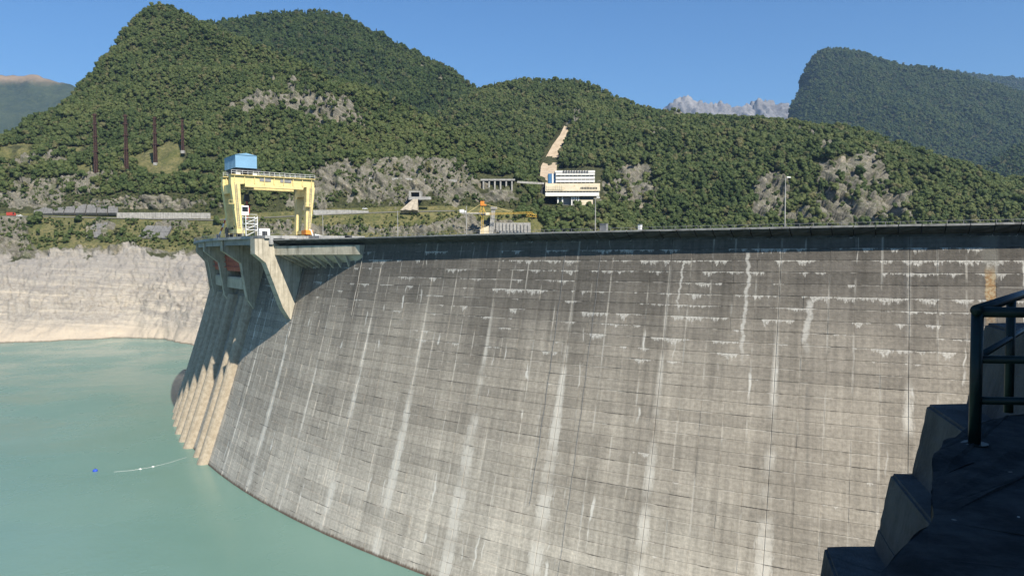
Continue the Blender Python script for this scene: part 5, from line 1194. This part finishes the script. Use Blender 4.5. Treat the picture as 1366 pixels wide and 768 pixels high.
# vehicles far away on the left road
def car(u, v, d, L_, H_, col, name, label, cat, van=False):
    p = at(u, v, d); r = empty(name, p); tag(r, label, cat)
    m = MB(); prof = [(-L_/2, 0.35), (L_/2, 0.35), (L_/2, 0.95), (L_*0.3, 1.0), (L_*0.16, H_), (-L_*0.36, H_), (-L_*0.48, 1.0), (-L_/2, 0.95)] if not van else [(-L_/2, 0.5), (L_/2, 0.5), (L_/2, 1.4), (L_*0.42, H_), (L_*0.2, H_), (L_*0.19, H_*1.1), (-L_/2, H_*1.1)]
    m.prism(prof, lambda q, s: Vector((q[0], (s-0.5)*1.8, q[1]))); b = m.build('body', col, r)
    m = MB(); m.prism([(-L_*0.4, 1.02), (L_*0.24, 1.02), (L_*0.13, H_-0.12), (-L_*0.33, H_-0.12)] if not van else [(L_*0.24, 1.4), (L_*0.45, 1.4), (L_*0.4, H_-0.15), (L_*0.24, H_-0.15)], lambda q, s: Vector((q[0], (s-0.5)*1.84, q[1]))); m.build('side_window', 'glass_dark', b)
    for x in (-L_*0.31, L_*0.31):
        for y in (-0.82, 0.82): m = MB(); m.tube([(x, y-0.1, 0.34), (x, y+0.1, 0.34)], 0.34, 12); m.build('wheel', 'rubber', r)
car(15, 288.2, 697, 8.0, 3.2, 'hook_red', 'parked_truck', 'red truck parked on the road at the far left', 'truck', True)
car(26, 288.6, 697, 4.6, 1.6, 'white_paint', 'parked_car', 'white car parked behind the red truck', 'car')
car(487, 279.5, 709, 4.6, 1.7, 'white_paint', 'parked_car', 'white car on the road under the rock face right of the crane', 'car')

# far road
def strip(name, pts, w, label):
    P = [at(*p) for p in pts]; m = MB(); vs = []
    for p in P: vs += [p, p+Vector((0, w, 0.15)), p+Vector((0, w, -0.6)), p+Vector((0, 0, -0.6))]
    n = len(P); m.add(vs, [(i*4+j, i*4+(j+1) % 4, (i+1)*4+(j+1) % 4, (i+1)*4+j) for i in range(n-1) for j in range(4)]+[(0, 1, 2, 3), tuple(range(4*n-4, 4*n))])
    tag(m.build(name, 'road'), label, kind='structure')
strip('far_road', [(-80, 288, 690), (0, 288.2, 690), (60, 288.4, 691), (160, 290.4, 692), (280, 293.2, 694), (420, 286.4, 699), (520, 282.4, 703), (620, 280.4, 707)], 11, 'grey road along the far bank')

# buoy and floating boom line
def buoy():
    x, z = ray(127, 628); t = WATER/float(z); p = Vector((float(x)*t, t, WATER)); r = empty('buoy', p); tag(r, 'small blue buoy floating on the reservoir at the left', 'buoy')
    m = MB(); n = 12; prof = [(0.0, -0.5), (0.5, -0.35), (0.72, 0.0), (0.55, 0.42), (0.18, 0.6)]; m.tube([(0, 0, z_) for _, z_ in prof], [max(a, 0.02) for a, _ in prof], n); m.build('float', 'buoy_blue', r, True)
    m = MB(); m.tube([(0, 0, 0.6), (0, 0, 1.0)], 0.06, 6); m.build('stem', 'dark_steel', r)
    def W(u, v): x, z = ray(u, v); t = (WATER+0.05)/float(z); return Vector((float(x)*t, t, WATER+0.05))
    pts = [W(u, v) for u, v in ((152, 629), (175, 627), (200, 623), (225, 617), (249, 609.5))]
    r = rooted('boom_line', pts[0], 'thin pale floating line running from the dam foot across the water', 'rope')
    m = MB(); m.tube(pts, 0.028, 5); own(m.build('rope', 'white_paint'), r)
    for u, v in ((187, 625.3), (204, 622.2)):
        q = W(u, v); m = MB(); m.tube([q-Vector((0.4, 0, 0)), q, q+Vector((0.4, 0, 0))], [0.08, 0.26, 0.08], 8); own(m.build('float', 'white_paint'), r)
buoy()

# ------------------------------------------------------------------ the shaded viewpoint: platform, terraces, railing, added shade block
def build_viewpoint():
    # platform the viewer stands on
    edge = [(-3, -3), (0.9, 1.9), (1.77, 3.5), (2.42, 4.2), (2.86, 5.0), (3.22, 5.58), (3.6, 6.05), (4.05, 6.5), (4.7, 6.95), (5.6, 7.4), (7.0, 7.7), (14, 8.2), (14, -3)]
    m = MB(); n = len(edge); ztop = -1.53
    r2 = random.Random(2)
    m.prism(edge, lambda p, s: Vector((p[0], p[1], ztop if s else -9.0)))
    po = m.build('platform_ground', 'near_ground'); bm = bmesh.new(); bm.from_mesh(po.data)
    bmesh.ops.triangulate(bm, faces=[f for f in bm.faces if len(f.verts) > 4])
    for _ in range(5): bmesh.ops.subdivide_edges(bm, edges=[e for e in bm.edges if e.calc_length() > 0.22], cuts=1)
    bm.normal_update(); co = np.array([v.co[:] for v in bm.verts]); dn = (fbm(co*2.2, 4)-0.5)*0.10+(fbm(co*9.0, 3, True)-0.6)*0.05
    for v_, q in zip(bm.verts, dn): v_.co += v_.normal*float(q)
    bm.to_mesh(po.data); bm.free()
    tag(po, 'black rough ground of the shaded viewing platform at lower right', kind='structure')
    # loose pebbles on the platform
    pm = MB(); v, f = ico(1)
    for k in range(70):
        x, y = r2.uniform(1.8, 6.0), r2.uniform(3.4, 7.2)
        if x < 0.62*y-0.1 or (x > 4.0 and y > 6.4): continue
        s = r2.uniform(0.003, 0.010); pm.add([(x+q[0]*s, y+q[1]*s, ztop+q[2]*s*0.6) for q in v], f)
    tag(pm.build('pebbles', 'pale_concrete'), 'scattered pale pebbles on the dark platform', 'pebbles', kind='stuff')
    # concrete terraces stepping down to the left
    dr = Vector((-0.27, -1, 0)); tops = [(6.77, -0.98), (5.96, -2.15), (5.46, -3.15), (5.29, -3.93), (4.52, -4.22)]
    st = rooted('terraced_steps', (5.5, 10.6, -9), 'shaded grey concrete steps descending beside the dark platform', 'steps')
    for i, (x, z) in enumerate(tops):
        far = Vector((x, 10.6, z)); near = far+dr*7.2; zb = tops[i+1][1]-0.3 if i < 4 else -9.0; bt = 0.20*(z-zb) if i < 4 else 0.12*(z-zb)
        xr = 3.2 if i else 5.0
        m = MB(); m.hexa([near+Vector((-bt, 0, zb-z)), near+Vector((xr, 0, zb-z)), far+Vector((xr, 0, zb-z)), far+Vector((-bt, 0, zb-z)), near, near+Vector((xr, 0, 0)), far+Vector((xr, 0, 0)), far])
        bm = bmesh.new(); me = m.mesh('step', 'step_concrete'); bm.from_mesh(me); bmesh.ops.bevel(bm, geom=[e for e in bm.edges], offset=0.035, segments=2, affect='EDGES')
        bmesh.ops.subdivide_edges(bm, edges=[e for e in bm.edges if e.calc_length() > 0.8], cuts=10, use_grid_fill=True)
        co = np.array([v.co[:] for v in bm.verts]); dn = (fbm(co*3.0, 4)-0.5)*0.05+(fbm(co*11.0, 3)-0.5)*0.02
        bm.normal_update()
        for v_, q in zip(bm.verts, dn): v_.co += v_.normal*float(q)
        bm.to_mesh(me); bm.free(); own(link('step', me), st)
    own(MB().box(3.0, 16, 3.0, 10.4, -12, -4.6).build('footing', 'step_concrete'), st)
    m = MB(); m.tube([(6.5, 10.3, -2.15), (6.52, 10.3, -1.95)], 0.012, 6); m.tube([(6.56, 10.25, -2.15), (6.5, 10.22, -2.0)], 0.012, 6); own(m.build('rebar', 'rust_steel'), st)
    # pipe railing
    r = rooted('pipe_railing', (3.71, 5.9, -1.53), 'dark green pipe railing with a corner post at the right edge', 'railing')
    c = Vector((3.71, 5.9, 0)); B = Vector((1.74, 2.0, 0))
    def pipe(name, pts, rad): mb = MB(); mb.tube(pts, rad, 14); own(mb.build(name, 'rail_green', None, True), r)
    z = lambda h: Vector((0, 0, h))
    pipe('post', [c+z(-1.56), c+z(-0.45)], 0.045)
    pipe('post', [c+B*0.68+z(-1.56), c+B*0.68+z(-0.43)], 0.042); pipe('post', [c+B*1.6+z(-1.56), c+B*1.6+z(-0.43)], 0.042)
    A = Vector((3.2, -0.25, 0)); pipe('post', [c+A*0.5+z(-1.56), c+A*0.5+z(-0.46)], 0.045)
    pipe('top_rail', [c-B*0.02+z(-0.445), c+B*1.0+z(-0.43), c+B*2.2+z(-0.42)], 0.045)
    pipe('top_rail', [c-A*0.008+z(-0.462), c+A*0.5+z(-0.47), c+A+z(-0.48)], 0.042)
    pipe('middle_rail', [c+z(-0.83), c+B*1.0+z(-0.82), c+B*2.2+z(-0.82)], 0.028)
    pipe('middle_rail', [c+z(-0.84), c+A+z(-0.86)], 0.032); pipe('lower_rail', [c+z(-1.17), c+A+z(-1.19)], 0.032)
    m = MB(); m.tube([c+z(-1.535), c+z(-1.515)], 0.10, 14); own(m.build('base_plate', 'rail_green'), r)
    # unseen block added behind the viewer to cast the shade on this corner
    g = rooted('shade_block', (17, -15, -3), 'tall unseen concrete block added behind the viewpoint to shade it', 'building')
    own(MB().box(9.5, 26, -27, -6.5, -8, 30).build('wall', 'shade_block_concrete'), g)
    own(MB().box(9.0, 26.5, -27.5, -6.0, 30.003, 31).build('roof', 'old_concrete'), g)
    for i in range(4): own(MB().box(11+i*3.8, 13.2+i*3.8, -6.498, -6.35, 20, 24).build('window', 'glass_dark'), g)
    # near bank below the platform, right of the view
    ys = np.linspace(-40, 110, 60); rows = 26; P = []
    for i in range(rows):
        f = i/(rows-1); zz = -2.5-(64.0)*f; xx = np.maximum(0.78*ys+9, 16)+14-28.0*f*np.clip((ys+40)/100, 0.4, 1.0)
        P.append(np.stack([xx, ys, np.full_like(ys, zz)], 1))
    P.insert(0, np.stack([np.maximum(0.78*ys+9, 16)+70, ys, np.full_like(ys, 14.0)], 1)); P = np.array(P); nr, nc = P.shape[:2]; fl = P.reshape(-1, 3).copy()
    fl[:, 0] += (fbm(fl/9, 4, True)-0.5)*5
    m = MB(); m.add(fl.tolist(), [(i*nc+j, i*nc+j+1, (i+1)*nc+j+1, (i+1)*nc+j) for i in range(nr-1) for j in range(nc-1)])
    me = bpy.data.meshes.new('near_bank'); me.from_pydata(m.v, [], m.f); a_ = me.color_attributes.new('cov', 'FLOAT_COLOR', 'POINT'); a_.data.foreach_set('color', [1.0, 0, 0, 1]*len(m.v)); me.materials.append(M['terrain']); me.update()
    tag(link('near_bank', me), 'rocky near bank below the viewpoint', kind='structure')
build_viewpoint()

# ------------------------------------------------------------------ air
HAZE = 3.8e-5
def haze():
    m = MB(); m.box(-11500, 8500, -700, 10200, -140, 2250); me = bpy.data.meshes.new('haze'); me.from_pydata(m.v, [], m.f)
    k = bpy.data.materials.new('haze'); k.use_nodes = True; t = k.node_tree; t.nodes.clear(); o = t.nodes.new('ShaderNodeOutputMaterial'); v = t.nodes.new('ShaderNodeVolumePrincipled')
    v.inputs['Color'].default_value = (0.42, 0.65, 1.0, 1); v.inputs['Density'].default_value = HAZE; v.inputs['Anisotropy'].default_value = 0.1
    t.links.new(v.outputs[0], o.inputs['Volume']); me.materials.append(k)
    tag(link('haze', me), 'thin blue summer haze filling the valley', 'haze', kind='stuff')
haze()
